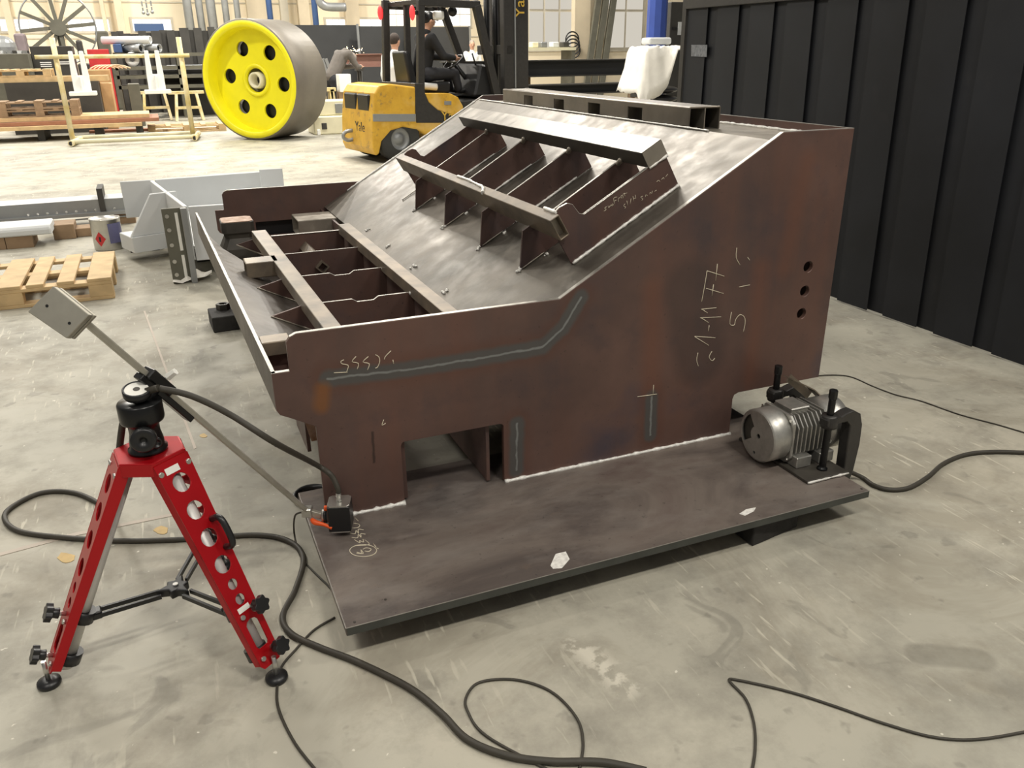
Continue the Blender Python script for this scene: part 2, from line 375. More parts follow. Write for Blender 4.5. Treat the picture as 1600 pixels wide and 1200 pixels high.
bead('weld_bead', [sl(-.1, 0, WID-.02), sl(.9, 0, WID-.02)], .006, chute, .35)
# front plate (very slightly out of square) and sloped trough plate
M['frontp'] = bright_steel('front_plate_steel', S(84, 80, 73), S(108, 102, 93), .1, rough=(.5, .65))
YF = 2.84; sk = -.062
def fx(x, y): return x+sk*y/YF
fp = G().hexa([(fx(-.112, 0), .0185, .5115), (-.1, .0185, .5115), (fx(-.1, YF), YF, .5115), (fx(-.112, YF), YF, .5115), (fx(-.112, 0), .0185, .633), (-.1, .0185, .633), (fx(-.1, YF), YF, .633), (fx(-.112, YF), YF, .633)]).build('front_plate', M['frontp'], mach, .001)
G().hexa([(-.1115, .0, .633), (-.1005, .0, .633), (fx(-.1005, YF), YF, .633), (fx(-.1115, YF), YF, .633), (-.1115, .0, .6342), (-.1005, .0, .6342), (fx(-.1005, YF), YF, .6342), (fx(-.1115, YF), YF, .6342)]).build('cut_edge', M['cut'], fp)
M['trough'] = bright_steel('trough_steel', S(66, 61, 57), S(100, 93, 86), .15)
a0, a1 = (-.1, .617), (.272, .4275)
dz = (0, .01)
tp = [(a0[0]+sk*.32/YF, .32), (a1[0], .32), (a1[0], 1.55), (-.021, 1.724), (-.1, 1.864), (a0[0]+sk*2.1/YF, 2.1)]
zt_r = lambda x: a0[1]+(a1[1]-a0[1])*(x-a0[0])/(a1[0]-a0[0])
n_ = len(tp); g = G().add([(x, y, zt_r(x)-.01) for x, y in tp]+[(x, y, zt_r(x)) for x, y in tp], [tuple(range(n_)), tuple(range(n_, 2*n_))]+[(i, (i+1) % n_, n_+(i+1) % n_, n_+i) for i in range(n_)])
trough = g.build('trough_plate', M['trough'], mach, .001)
# lower cross bars and ribs
def ybar(x0, x1, x0f, x1f, y0, y1, z0, z1): return G().hexa([(x0, y0, z0), (x1, y0, z0), (x1f, y1, z0), (x0f, y1, z0), (x0, y0, z1), (x1, y0, z1), (x1f, y1, z1), (x0f, y1, z1)])
ybar(.105, .165, .064, .135, .2, 2.1, .592, .644).build('cross_bar', M['bar'], mach, .002)
b2 = ybar(.527, .58, .51, .572, .1, 2.08, .592, .644).build('cross_bar', M['bar'], mach, .002)
for i, y in enumerate((.3, .76, 1.2, 1.65, 2.105)):
    top = [(.52, .607), (.395, .607), (.375, .594), (.31, .594), (.29, .607)] if i in (1, 2) else [(.52, .607)]
    r = G().prism([(-.02, .578), (.27, .43), (.28, .28), (.535, .28), (.54, .6)]+top+[(.1, .607)], (0, 0, 0), EX, EZ, EY, y-.005, y+.005).build('trough_rib', M['mill'], mach)
    g = G()
    for a, b in zip([(.52, .607), (.395, .607), (.375, .594), (.31, .594), (.29, .607), (.16, .607)][:-1] if i in (1, 2) else [(.52, .607)], [(.395, .607), (.375, .594), (.31, .594), (.29, .607), (.16, .607)] if i in (1, 2) else [(.16, .607)]):
        g.bar((a[0], y, a[1]+.0008), (b[0], y, b[1]+.0008), .009 if i < 4 else .02, .0012)
    g.build('cut_edge', M['cut'], r)
    bead('weld_bead', [(-.02, y-.008, .58), (.25, y-.008, .442)], .0035, r, .3, mt=M['bare'])
    if i: G().ball((.525, y-.012, .606), .009).build('tack_weld', M['weld'], r)
def spatter(c, n=9, r=.028, par=None):
    g = G(); c = Vector(c)
    for _ in range(n):
        a = random.uniform(0, 6.28); q = random.uniform(.1, 1)*r
        g.ball(c+SD*(math.cos(a)*q)+Vector((0, math.sin(a)*q*.8, 0))+ND*.001, random.uniform(.003, .007), 6)
    g.build('tack_weld', M['weld'], par)
for y in (.62, 1.05, 1.49, 1.91): spatter(sl(-.222, 0, y), 8, .02, chute)
# short tubes in the trough
def tube_x(x0, x1, y0, y1, z0, z1, t=.006, ends=True):
    g = G(); g.prism([(y0, z0), (y1, z0), (y1, z1), (y0, z1)], (0, 0, 0), EY, EZ, EX, x0, x1, [[(y0+t, z0+t), (y1-t, z0+t), (y1-t, z1-t), (y0+t, z1-t)]]); return g
tube_x(-.04, .1, 1.375, 1.49, .575, .644).build('stub_tube', M['bar'], mach, .003)
tube_x(fx(-.1, .3), -.012, .29, .37, .585, .633).build('stub_tube', M['bar'], mach, .003)
tube_x(.36, .62, 2.5, 2.74, .5, .6).build('stub_tube', M['bare'], mach, .004)
q = onY(502.5, 415.5, 1.65); s_ = .033
dq = lambda k: [(q.x+s_*k*c, q.z+s_*k*d) for c, d in ((0, -1), (1, 0), (0, 1), (-1, 0))]
G().prism(dq(1), (0, 0, 0), EX, EZ, EY, 1.615, 2.1, [dq(.72)]).build('diagonal_tube', M['bar'], mach)
g = G().prism(dq(.71), (0, 0, 0), EX, EZ, EY, 1.66, 1.67); g.build('tube_cap', M['black'], mach)
G().mm(.556, .568, .02, WID-.02, .12, .592).build('under_wall', M['mill'], mach)
G().prism([(-.098, .52), (.04, .46), (.04, .6), (-.02, .585), (-.098, .585)], (0, 0, 0), EX, EZ, EY, .325, .335).build('opening_dark_plate', M['mill'], mach)  # plate added so the opening below the stub tube stays dark
G().prism([(-.098, .515), (.1, .41), (.1, .425), (-.098, .53)], (0, 0, 0), EX, EZ, EY, .02, .325).build('trough_floor', M['mill'], mach)
# pedestal casting with rusty top
ped = G(); px_, py_ = .01, 2.3
def rrect(cx, cy, hx, hy, c): return [(cx-hx+c, cy-hy), (cx+hx-c, cy-hy), (cx+hx, cy-hy+c), (cx+hx, cy+hy-c), (cx+hx-c, cy+hy), (cx-hx+c, cy+hy), (cx-hx, cy+hy-c), (cx-hx, cy-hy+c)]
secs = [(.45, .10, .1), (.53, .095, .09), (.585, .07, .07), (.615, .078, .075)]
P = []; F = []
for k, (z, hx, hy) in enumerate(secs): P += [(x, y, z) for x, y in rrect(px_, py_, hx, hy, .02)]
for k in range(3): F += [(k*8+i, k*8+(i+1) % 8, (k+1)*8+(i+1) % 8, (k+1)*8+i) for i in range(8)]
ped.add(P, F); pdo = ped.build('pedestal', M['darkbar'], mach)
G().prism(rrect(px_, py_, .083, .085, .02), (0, 0, 0), EX, EY, EZ, .615, .672).build('pedestal_cap', M['darkbar'], pdo, .003)
G().prism(rrect(px_, py_, .078, .08, .018), (0, 0, 0), EX, EY, EZ, .672, .675).build('cap_face', M['rust'], pdo)
# under the trough: wall, bracket and foot
G().mm(.262, .274, .02, WID-.02, .12, .4275).build('under_wall', M['mill'], mach)
G().prism([(-.075, .545), (.03, .49), (.03, .32), (.0, .32), (-.03, .47)], (0, 0, 0), EX, EZ, EY, .16, .175).build('gusset', M['rust'], mach)
G().mm(-.012, .0, .19, .42, .27, .52).build('leg_plate', M['mill'], mach)
G().mm(-.012, .0, WID-.5, WID-.1, .1, .52).build('leg_plate', M['mill'], mach)
G().mm(-.05, .27, WID-.5, WID-.05, .09, .113).build('foot_plate', M['mill'], mach)
G().mm(1.5, XR, WID-.5, WID-.05, .09, .113).build('foot_plate', M['mill'], mach)
# upper ribbed frame on the chute
prof_end = [(.137, 0), (.137, .108), (.173, .108), (.173, .192), (.192, .196), (.223, .192), (.237, .178), (.243, .138), (.257, .124), (.615, .124), (.615, 0)]
ep = sprism(prof_end, .152, .162).build('frame_end_plate', M['mill'], mach)
def selid(par, pts, y0, y1):
    g = G()
    for a, b in zip(pts[:-1], pts[1:]):
        d = Vector((b[0]-a[0], b[1]-a[1])).normalized(); n = Vector((-d.y, d.x))*.0014
        g.prism([a, b, (b[0]+n.x, b[1]+n.y), (a[0]+n.x, a[1]+n.y)], P0, SD, ND, EY, y0, y1)
    g.build('cut_edge', M['cut'], par)
selid(ep, [(.615, .124), (.257, .124), (.243, .138), (.237, .178), (.223, .192), (.192, .196), (.173, .192)][::-1], .152, .162)
selid(ep, [(.257, .124), (.53, .124)], .15, .164)
bead('weld_bead', [sl(.14, .003, .149), sl(.614, .003, .149)], .006, ep, .3)
for y in (.372, .782, 1.244, 1.709, 1.99):
    e = y > 1.9
    r = sprism(prof_end if e else [(.02, 0), (.1, .118), (.132, .118), (.132, .106), (.173, .106), (.175, .112), (.6, .118), (.6, 0)], y-.005, y+.005).build('chute_rib', M['mill'], mach)
    selid(r, [(.175, .1125), (.53, .117)], y-.005, y+.005)
    bead('weld_bead', [sl(.2, .003, y-.009), sl(.52, .003, y-.009)], .005, r, .35)
    bead('weld_bead', [sl(.03, .002, y-.007), sl(.13, .003, y-.009)], .003, r, .35, mt=M['bare'])
    if not e:
        spatter(sl(.015, 0, y), 9, .018, r); spatter(sl(.13, 0, y-.03), 6, .012, r)
        g = G()
        for k in range(3): g.ball(sl(.535, .115+.008*k, y-.012-.014*k), .011, 7)
        g.build('tack_weld', M['bare'], r)
bm1 = sprism([(.133, .108), (.171, .108), (.171, .19), (.133, .19)], .158, 2.05, None)
beam1 = G().prism([(.133, .108), (.171, .108), (.171, .19), (.133, .19)], P0, SD, ND, EY, .125, 2.05, [[(.138, .113), (.166, .113), (.166, .185), (.138, .185)]]).build('frame_beam', M['bar'], mach, .002)
G().prism([(.1375, .1125), (.1665, .1125), (.1665, .1855), (.1375, .1855)], P0, SD, ND, EY, .16, .17).build('beam_cap', M['bare'], beam1)
bead('weld_bead', [sl(.135, .191, .75), sl(.16, .192, .8), sl(.168, .192, 1.0), sl(.165, .192, 1.12)], .006, beam1, .4)
bead('weld_bead', [sl(.173, .191, .15), sl(.173, .191, .24)], .006, beam1, .5)
M['beamtop'] = bright_steel('pale_beam_top', S(140, 134, 126), S(188, 182, 172), .5, (1, 2, 1))  # top face paler than the beam body
beam2 = sprism([(.537, .122), (.622, .122), (.622, .181), (.537, .181)], .15, 2.03).build('frame_beam', M['darkbar'], mach, .002)
sprism([(.5375, .181), (.6215, .181), (.6215, .1825), (.5375, .1825)], .151, 2.029).build('beam_face', M['beamtop'], beam2)
sprism([(.538, .123), (.621, .123), (.621, .18), (.538, .18)], .1485, .15).build('beam_end', M['bare'], beam2)
bead('weld_bead', [sl(.54, .12, .15), sl(.62, .12, .15)], .005, beam2, .5)
# perforated twin tube on the deck
TX0, TX1, TXm, TY0, TY1 = 1.64, 1.79, 1.715, .54, 2.49
ztop = onY(1058, 168.7, TY0).z
tw = []
for bx in ((819, 147, 832, 166), (865.5, 153, 880.5, 173.6), (919, 160.6, 936.6, 182.6), (981, 168, 1002, 193)):
    a = onX(bx[0], bx[1], TX0); b = onX(bx[2], bx[3], TX0); ya, yb_ = a.y, b.y
    zz = ztop-zd; tw.append([(yb_, zd+.012), (ya, zd+.012), (ya, zd+.012+.6*zz), (yb_, zd+.012+.6*zz)])
tube_o = G().prism([(TY0, zd), (TY1, zd), (TY1, ztop), (TY0, ztop)], (0, 0, 0), EY, EZ, EX, TX0, TX0+.006, tw)
tube_o.mm(TX0+.006, TX1-.006, TY0, TY1, ztop-.006, ztop); tube_o.mm(TX1-.006, TX1, TY0, TY1, zd, ztop)
M['tubest'] = bright_steel('tube_steel', S(92, 86, 78), S(132, 124, 112), .5)
to = tube_o.build('deck_tube', M['tubest'], mach, .004, 2)
G().mm(TXm-.002, TXm+.002, TY0, TY1, zd, ztop-.006).build('tube_divider', M['bare'], to)
G().mm(TX0+.006, TX1-.006, TY0+.01, TY1, zd+.0005, zd+.002).build('tube_floor', M['darkbar'], to)
bead('weld_bead', [(TX0-.002, TY0, zd+.002), (TX0-.002, TY1, zd+.002)], .004, to, .4)
# chalk writing
def strokes(name, lines, sc, off, un, par, r=.0013, label=None):
    for ln in lines:
        P = [un(off[0]+x*sc, off[1]+y*sc) for x, y in ln]
        G().tube(P, r, 5, 3).build('chalk_stroke', M['chalk'], par, label=label)
strokes('chalk_writing', [[(985, 560), (972, 585), (985, 604), (998, 592)], [(922, 628), (914, 600), (920, 566)], [(905, 492), (970, 532)], [(905, 490), (1000, 497)], [(972, 440), (968, 466)], [(935, 365), (1005, 358)], [(938, 365), (965, 382)], [(930, 405), (1027, 400)], [(935, 405), (970, 427)],
    [(937, 330), (950, 260), (962, 187)], [(962, 187), (1042, 212)], [(1010, 155), (1002, 232)], [(958, 268), (1038, 292)], [(985, 302), (992, 250)], [(1075, 378), (1068, 432), (1088, 438), (1095, 412), (1115, 390), (1135, 402), (1138, 430), (1130, 470)], [(1110, 262), (1160, 252)], [(1100, 80), (1097, 125), (1115, 160)], [(1150, 125), (1160, 138)], [(715, 715), (712, 760)], [(640, 770), (730, 758)]],
    .3375, (780, 360), lambda x, y: onY(x, y, -.0006), near)
strokes('chalk_writing', [[(555, 290), (538, 300), (545, 312), (572, 318), (580, 327), (570, 356)], [(500, 362), (575, 358)], [(622, 272), (600, 300), (635, 310), (628, 342)], [(690, 272), (660, 302), (695, 312), (685, 346)], [(728, 262), (746, 272), (753, 296), (742, 328), (728, 336)], [(815, 240), (785, 270), (778, 288)], [(825, 290), (829, 312)], [(775, 620), (765, 650), (785, 640)]],
    .2834, (380, 480), lambda x, y: onY(x, y, -.0006), near)
el = lambda cx, cy, rx, ry, n=18: [(cx+rx*math.cos(2*math.pi*i/n), cy+ry*math.sin(2*math.pi*i/n)) for i in range(n+1)]
strokes('chalk_writing', [el(680, 728, 52, 22), [(690, 655), (718, 684)], [(640, 797), (690, 803), (697, 772), (722, 800), (718, 762), (768, 768)], [(658, 838), (712, 842), (718, 808), (745, 838), (742, 803), (785, 808)], [(680, 858), (735, 890), (730, 868), (768, 882), (762, 855)], [(778, 860), (822, 905), (690, 916)], el(765, 962, 126, 56), [(705, 975), (748, 988), (742, 952), (765, 990), (702, 985)], [(762, 950), (790, 936), (838, 945), (820, 970), (780, 966)], [(858, 895), (885, 930)], [(890, 935), (908, 945)]],
    1/6, (440, 700), lambda x, y: fl(x, y, ZB+.0006), bp)
strokes('chalk_writing', [[(590, 660), (575, 670), (587, 680), (570, 692)], [(600, 655), (606, 668), (615, 652)], [(620, 660), (622, 645), (630, 655), (634, 638), (641, 652)], [(648, 642), (640, 600), (665, 590)], [(644, 620), (660, 612)], [(675, 625), (675, 600), (688, 595)], [(700, 600), (692, 585), (705, 578), (708, 598)], [(722, 585), (716, 560)], [(705, 570), (738, 560)], [(722, 640), (712, 655), (728, 662), (720, 672)], [(742, 650), (736, 618)], [(760, 640), (766, 602)], [(785, 622), (780, 585)], [(800, 605), (796, 575)], [(780, 605), (800, 596)], [(850, 583), (835, 593), (852, 603), (842, 614)], [(870, 590), (872, 575), (885, 580)], [(900, 570), (905, 555), (915, 565), (920, 545)], [(935, 550), (950, 540)], [(950, 480), (965, 470), (975, 480)], [(985, 465), (1000, 450), (1005, 462)], [(1015, 445), (1030, 425)]],
    .21667, (820, 180), lambda x, y: onY(x, y, .1512), ep, .0008)
# black wooden blocks the frame stands on
def block(name, pts, h, label, top=None):
    P = [Vector((p[0], p[1], 0)) for p in pts]
    o = G().hexa([(p.x, p.y, 0) for p in P]+[(p.x, p.y, h) for p in P]).build(name, M['wood_black'], None, .006, 2)
    return tag(o, label, 'wood block', 'black support blocks')
block('support_block', [(1.262, -.535), (1.475, -.50), (1.46, -.28), (1.25, -.30)], .087, 'black wooden block under the front edge of the base plate')
block('support_block', [(.15, .05), (.33, .05), (.33, .3), (.15, .3)], .087, 'black wooden block under the base plate below the square cut-out')
a = fl(340, 520); block('support_block', [(a.x-.02, a.y), (a.x+.32, a.y+.02), (a.x+.3, a.y+.24), (a.x-.03, a.y+.22)], .09, 'black wooden block with a steel nut on it beside the front plate')
block('support_block', [(1.6, WID-.4), (1.85, WID-.4), (1.85, WID-.15), (1.6, WID-.15)], .09, 'black wooden block under the far back corner of the steel frame')
b = fl(349, 483, .09)
g = G(); g.prism([(b.x+.04*math.cos(i*math.pi/3), b.y+.04*math.sin(i*math.pi/3)) for i in range(6)], (0, 0, 0), EX, EY, EZ, .09, .125, [[(b.x+.022*math.cos(i*math.pi/8), b.y+.022*math.sin(i*math.pi/8)) for i in range(16)]])
tag(g.build('hex_nut', M['darkbar'], None, .002), 'large dark hexagon nut lying on a black block', 'nut')
# ------------------------------------------------------------------ red tripod
TC = Vector((-.453, -.275, 0))
trip = thing('tripod', 'red perforated metal tripod with black head and levelling feet', 'tripod', TC)
feet = [Vector((-.785, -.325, 0)), Vector((-.244, -.539, 0)), Vector((-.329, .037, 0))]
ZH = .585
M['tubea'] = plain('satin_aluminium_tube', S(206, 204, 200), .45, .35, .04, 30)
def U_leg(foot, k):
    d = (foot-TC); d.z = 0; d.normalize(); side = Vector((-d.y, d.x, 0))
    top = TC+d*.078+Vector((0, 0, ZH-.008)); bot = Vector((foot.x, foot.y, .062))-d*.012
    ax = (bot-top); Ln = ax.length; ax.normalize(); nrm = side.cross(ax).normalized()
    if nrm.dot(d) < 0: nrm = -nrm
    wt, wb, dp = .05, .034, .03
    # outward perforated face
    def hw(v): return wt+(wb-wt)*v/Ln
    holes = [[(r*math.cos(2*math.pi*i/18), v*Ln+r*math.sin(2*math.pi*i/18)) for i in range(18)] for v, r in ((.11, .0245), (.245, .024), (.38, .0235), (.515, .023), (.615, .014), (.69, .014))]
    sw = .019; s0, s1 = .79*Ln, .93*Ln
    holes.append([(-sw, s0+.012), (-sw+.006, s0+.004), (0, s0), (sw-.006, s0+.004), (sw, s0+.012), (sw, s1-.008), (sw-.005, s1), (-sw+.005, s1), (-sw, s1-.008)])
    face = [(-wt, 0), (wt, 0), (wb, Ln), (wb*.75, Ln+.012), (-wb*.75, Ln+.012), (-wb, Ln)]
    g = G(); g.prism(face, top, side, ax, nrm, -.004, 0, holes)
    for sg in (-1, 1):
        a = top+side*(sg*wt); b = bot+side*(sg*wb); i_ = -nrm*dp; t_ = -side*(sg*.004)
        g.hexa([a, b, b+t_, a+t_, a+i_, b+i_*.8, b+i_*.8+t_, a+i_+t_])
    leg = g.build('leg', M['red'], trip, .0015)
    tb = G().cyl(top-nrm*.031+ax*.03, bot-nrm*.034+ax*.004, .0205, n=20).build('inner_tube', M['tubea'], leg)
    # clamps with star knobs
    for v in (.745, .955):
        c = top+ax*(v*Ln)-nrm*.04
        G().cyl(c-ax*.016, c+ax*.016, .029, n=16).build('clamp_collar', M['black'], leg)
        kp = top+ax*(v*Ln)+nrm*.004+side*(.018 if k == 1 else .0)
        G().cyl(kp-nrm*.01, kp+nrm*.03, .006, n=10).build('knob_shaft', M['alu'], leg)
        g = G()
        pr = [(.021*(1+.14*math.cos(6*t))*math.cos(t), .021*(1+.14*math.cos(6*t))*math.sin(t)) for t in [2*math.pi*i/36 for i in range(36)]]
        g.prism(pr, kp, side, ax, nrm, .028, .044); g.cyl(kp+nrm*.012, kp+nrm*.03, .014, .012, 14); g.build('star_knob', M['black'], leg, .003, 2)
        for sg in (-1, 1):
            bp_ = top+ax*((v+.02)*Ln)+side*(sg*.02); G().cyl(bp_, bp_+nrm*.007, .0065, n=8).build('bolt', M['alu'], leg)
    sh = Vector((foot.x, foot.y, 0))
    G().cyl(sh+Vector((0, 0, .015)), sh+Vector((0, 0, .075)), .006, n=10).build('foot_screw', M['alu'], leg)
    G().lathe([(.0, .0), (.026, .0), (.029, .006), (.028, .014), (.012, .02), (.0, .02)], sh, (0, 0, 1), 20).build('foot_pad', M['black'], leg)
    # spreader: double bar from the collar to the star
    c = top+ax*(.745*Ln)-nrm*.06; e = TC+Vector((0, 0, .165))+d*.04
    for sg in (-1, 1):
        G().bar(c+side*(sg*.014), e+side*(sg*.014)*.9, .007, .012).build('spreader_bar', M['black'], trip)
    G().box(c-d*.004, (.04, .03, .024), Matrix.Rotation(math.atan2(d.y, d.x), 3, 'Z')).build('spreader_joint', M['black'], leg, .003)
    if k == 1:
        h0 = top+ax*(.315*Ln)+side*.028; h1 = top+ax*(.455*Ln)+side*.028
        g = G().tube([h0, h0+nrm*.026, h0+nrm*.038+ax*.016, h1+nrm*.038-ax*.016, h1+nrm*.026, h1], .0085, 10, 4); g.build('grip_handle', M['black'], leg)
        for v, wd in ((.028, .03), (.742, .0)):
            if wd: G().prism([(-.028, v*Ln), (.012, v*Ln), (.012, v*Ln+.017), (-.028, v*Ln+.017)], top, side, ax, nrm, 0, .0008).build('white_sticker', M['white'], leg)
        G().prism([(-.022, .722*Ln), (.014, .722*Ln), (.014, .722*Ln+.014), (-.022, .722*Ln+.014)], top, side, ax, nrm, 0, .0008).build('white_sticker', M['white'], leg)
    return d, side
dirs = [U_leg(f, k) for k, f in enumerate(feet)]
# red head casting: plate with three wings
poly = []
for (d, s_) in sorted(dirs, key=lambda q: math.atan2(q[0].y, q[0].x)):
    poly += [TC+d*.076-s_*.049, TC+d*.076+s_*.049]
G().prism([(p.x, p.y) for p in poly], (0, 0, ZH-.036), EX, EY, EZ, 0, .037).build('head_plate', M['red'], trip, .004, 2)
for d, s_ in dirs:
    for sg in (-1, 1):
        c = TC+d*.083+s_*(sg*.041)+Vector((0, 0, ZH-.03)); G().cyl(c, c+d*.009, .007, n=10).build('hinge_bolt', M['alu'], trip)
star = []
for i in range(12):
    a = math.atan2(dirs[0][0].y, dirs[0][0].x)+i*math.pi/6; r = (.052 if i % 4 == 0 else .024 if i % 2 else .034); star.append((TC.x+r*math.cos(a), TC.y+r*math.sin(a)))
so = G().prism(star, (0, 0, .155), EX, EY, EZ, 0, .024).build('spreader_star', M['black'], trip, .004, 2)
G().cyl(TC+Vector((0, 0, .176)), TC+Vector((0, 0, .183)), .007, n=10).build('star_screw', M['alu'], so)
# black geared head
hd = TC+Vector((0, 0, ZH))
head = G().lathe([(0, 0), (.046, 0), (.047, .008), (.041, .012), (.04, .03), (.036, .05), (.036, .072), (.05, .082), (.052, .088), (.052, .128), (.049, .133), (0, .133)], hd, (0, 0, 1), 36).build('tripod_head', M['blackm'], trip)
tocam = (CAM-hd); tocam.z = 0; tocam.normalize(); rt = Vector((-tocam.y, tocam.x, 0))
k0 = hd+Vector((0, 0, .055))+tocam*.03-rt*.002
G().lathe([(0, 0), (.017, 0), (.017, .026), (.03, .03), (.03, .048), (.026, .051), (.009, .051), (.008, .044), (0, .044)], k0, tocam*.95+Vector((0, 0, .1))-rt*.1, 24).build('crank_knob', M['black'], head)
k1 = hd+Vector((0, 0, .032))+tocam*.034+rt*.018
G().lathe([(0, 0), (.014, 0), (.014, .012), (.009, .013), (.009, .009), (0, .009)], k1, tocam+rt*.35, 18).build('side_knob', M['black'], head)
vl = hd+Vector((0, 0, .133))-tocam*.0-rt*.0
lv = G().lathe([(0, 0), (.012, 0), (.012, .012), (.031, .016), (.033, .02), (.033, .036), (.029, .038), (.028, .034), (0, .034)], vl, Vector((0, 0, 1))+tocam*.28, 28).build('bubble_level', M['black'], head)
vax = (Vector((0, 0, 1))+tocam*.28).normalized()
G().cyl(vl+vax*.034, vl+vax*.0355, .0275, n=24).build('level_dial', M['white'], lv); G().cyl(vl+vax*.0355, vl+vax*.0362, .008, n=16).build('level_bubble', M['darkbar'], lv)
# ------------------------------------------------------------------ boom with counterweight and sensor
JP = Vector((-.045, -.085, .165)); JP = atd(480, 799, dep(JP))
CP = TC+Vector((.015, .055, .76)); CP = atd(247, 601, dep(CP))
bd = (CP-JP).normalized()
def on_line(px):   # point of the boom line seen at image column px
    best = None
    for i in range(2000):
        P = JP+bd*(i*.001); v = P-CAM; x = 800+FPX*v.dot(RI)/v.dot(FW)
        if best is None or abs(x-px) < best[0]: best = (abs(x-px), P)
    return best[1]
WE = on_line(128); WF = on_line(96)
boom = thing('boom_arm', 'slim aluminium boom with square counterweight, clamped across the tripod head', 'boom', Vector((CP.x, CP.y, CP.z)))
bs = bd.cross(Vector((0, 0, 1))).normalized(); bu = bs.cross(bd)
WF = WE+bd*.0; G().bar(JP, WF, .022, .012, bu).build('rail', M['aludull'], boom, .001)
for sg in (-1, 1): G().bar(JP+bs*(sg*.0085)+bu*.0065, WF+bs*(sg*.0085)+bu*.0065, .004, .003, bu).build('rail_lip', M['alu'], boom)
# counterweight block: two plates with a slot between
cw = [onp for onp in [(43, 487), (104, 529), (139, 492), (83, 447)]]
dw = dep(on_line(96)); Pc = [atd(x, y, dw) for x, y in cw]
nw = ((Pc[1]-Pc[0]).cross(Pc[3]-Pc[0])).normalized()
if nw.dot(CAM-Pc[0]) < 0: nw = -nw
dpt = Vector((.012, .03, -.0))
bk = -nw
G().hexa([p+bk*.018 for p in Pc]+[p for p in Pc]).build('counterweight', M['aludull'], boom, .0015)
Pq = [p+bk*.024 for p in Pc]; G().hexa([p+bk*.012 for p in Pq]+Pq).build('counterweight', M['aludull'], boom, .0015)
G().hexa([(p*.86+sum(Pc, Vector())/4*.14)+bk*.026 for p in Pc]+[(p*.86+sum(Pc, Vector())/4*.14)+bk*.016 for p in Pc]).build('spacer', M['darkbar'], boom)
for px, py in ((73.5, 478), (108.5, 505)):
    p = atd(px, py, dw); G().cyl(p-nw*.002, p+nw*.0008, .0035, n=10).build('screw_hole', M['black'], boom)
# black clamp rail on the head
c0, c1 = on_line(222), on_line(302)
rl = G().bar(c0-bu*.014, c1-bu*.014, .034, .016, bu); 
clampo = rl.build('clamp_rail', M['blackm'], boom, .002)
G().bar(on_line(226)+bu*.006, on_line(262)+bu*.006, .046, .028, bu).build('clamp_block', M['blackm'], clampo, .003)
p = on_line(297)-bu*.005; G().cyl(p, p+bu*.006, .005, n=10).build('clamp_screw', M['alu'], clampo)
p = on_line(247); q = atd(268, 585, dep(p)-.01)
G().cyl(p, q, .0045, n=10).build('clamp_pin', M['alu'], clampo)
dv = (q-p).normalized(); G().cyl(q-dv*.012, q+dv*.014, .0105, .009, 6, False).build('clamp_knob', M['white'], clampo)
st = hd+Vector((0, 0, .12)); G().cyl(st, CP-bu*.014, .018, n=16).build('clamp_post', M['blackm'], clampo)
# sensor
DS = dep((.02, -.075, .15))
def S3(px, py, dd=0.): return atd(px, py, DS+dd)
sens = thing('vibration_sensor', 'small black square sensor with silver top and orange lever at the boom end', 'sensor', fl(530, 828, ZB))
ex = (S3(551, 790)-S3(517, 796)); ex.z = 0; hw_ = ex.length/2; ex.normalize(); ey = Vector((-ex.y, ex.x, 0))
cb = (S3(534, 822)); cb = Vector((cb.x, cb.y, 0))+ey*0; zb0 = S3(534, 822).z; zt0 = S3(534, 775).z
Rm = Matrix((ex, ey, Vector((0, 0, 1)))).transposed()
G().box(cb+Vector((0, 0, (zb0+zt0)/2)), (hw_*2, hw_*2, zt0-zb0), Rm).build('sensor_body', M['black'], sens, .002)
oct_ = lambda h, c: [(-h+c, -h), (h-c, -h), (h, -h+c), (h, h-c), (h-c, h), (-h+c, h), (-h, h-c), (-h, -h+c)]
for z in (zt0, zb0-.003): G().prism(oct_(hw_, .008), cb+Vector((0, 0, z)), ex, ey, EZ, 0, .004).build('end_plate', M['alu'], sens, .0006)
G().lathe([(0, 0), (.0085, 0), (.0085, .006), (.007, .007), (.007, .016), (.008, .017), (.008, .026), (.0065, .027), (.0065, .036), (0, .036)], cb+Vector((0, 0, zt0+.004)), (0, 0, 1), 16).build('connector', M['alu'], sens)
G().lathe([(0, 0), (.014, 0), (.012, -.008), (.007, -.008), (.007, -.018), (.004, -.02), (0, -.02)], cb+Vector((0, 0, zb0-.003)), (0, 0, 1), 14).build('probe', M['black'], sens)
pe = cb+Vector((0, 0, ZB)); G().cyl(pe, cb+Vector((0, 0, zb0-.02)), .004, n=8).build('probe_tip', M['aludull'], sens)
zc_ = (zb0+zt0)/2-.004
G().cyl(cb-ex*(hw_+.022)+Vector((0, 0, zc_)), cb-ex*hw_+Vector((0, 0, zc_)), .021, n=24).build('swivel_ring', M['alu'], sens)
G().cyl(cb-ex*(hw_+.016)+Vector((0, 0, zc_)), cb-ex*(hw_+.006)+Vector((0, 0, zc_)), .0225, n=24).build('swivel_band', M['black'], sens)
G().box(cb-ex*(hw_+.008)+Vector((0, 0, zc_+.026)), (.012, .012, .016), Rm).build('orange_clip', M['orange'], sens, .001)
G().tube([S3(487, 811, -.03), S3(492, 816, -.035), S3(507, 820, -.035), S3(519, 825, -.035)], .007, 10, 4, rs=[.006, .009, .0055, .0065]).build('orange_lever', M['orange'], sens)
G().bar(JP, cb-ex*(hw_+.02)+Vector((0, 0, zc_)), .016, .018).build('fork_bracket', M['aludull'], sens, .001)
G().box(JP, (.03, .03, .028), Rm).build('joint_block', M['alu'], sens, .002)
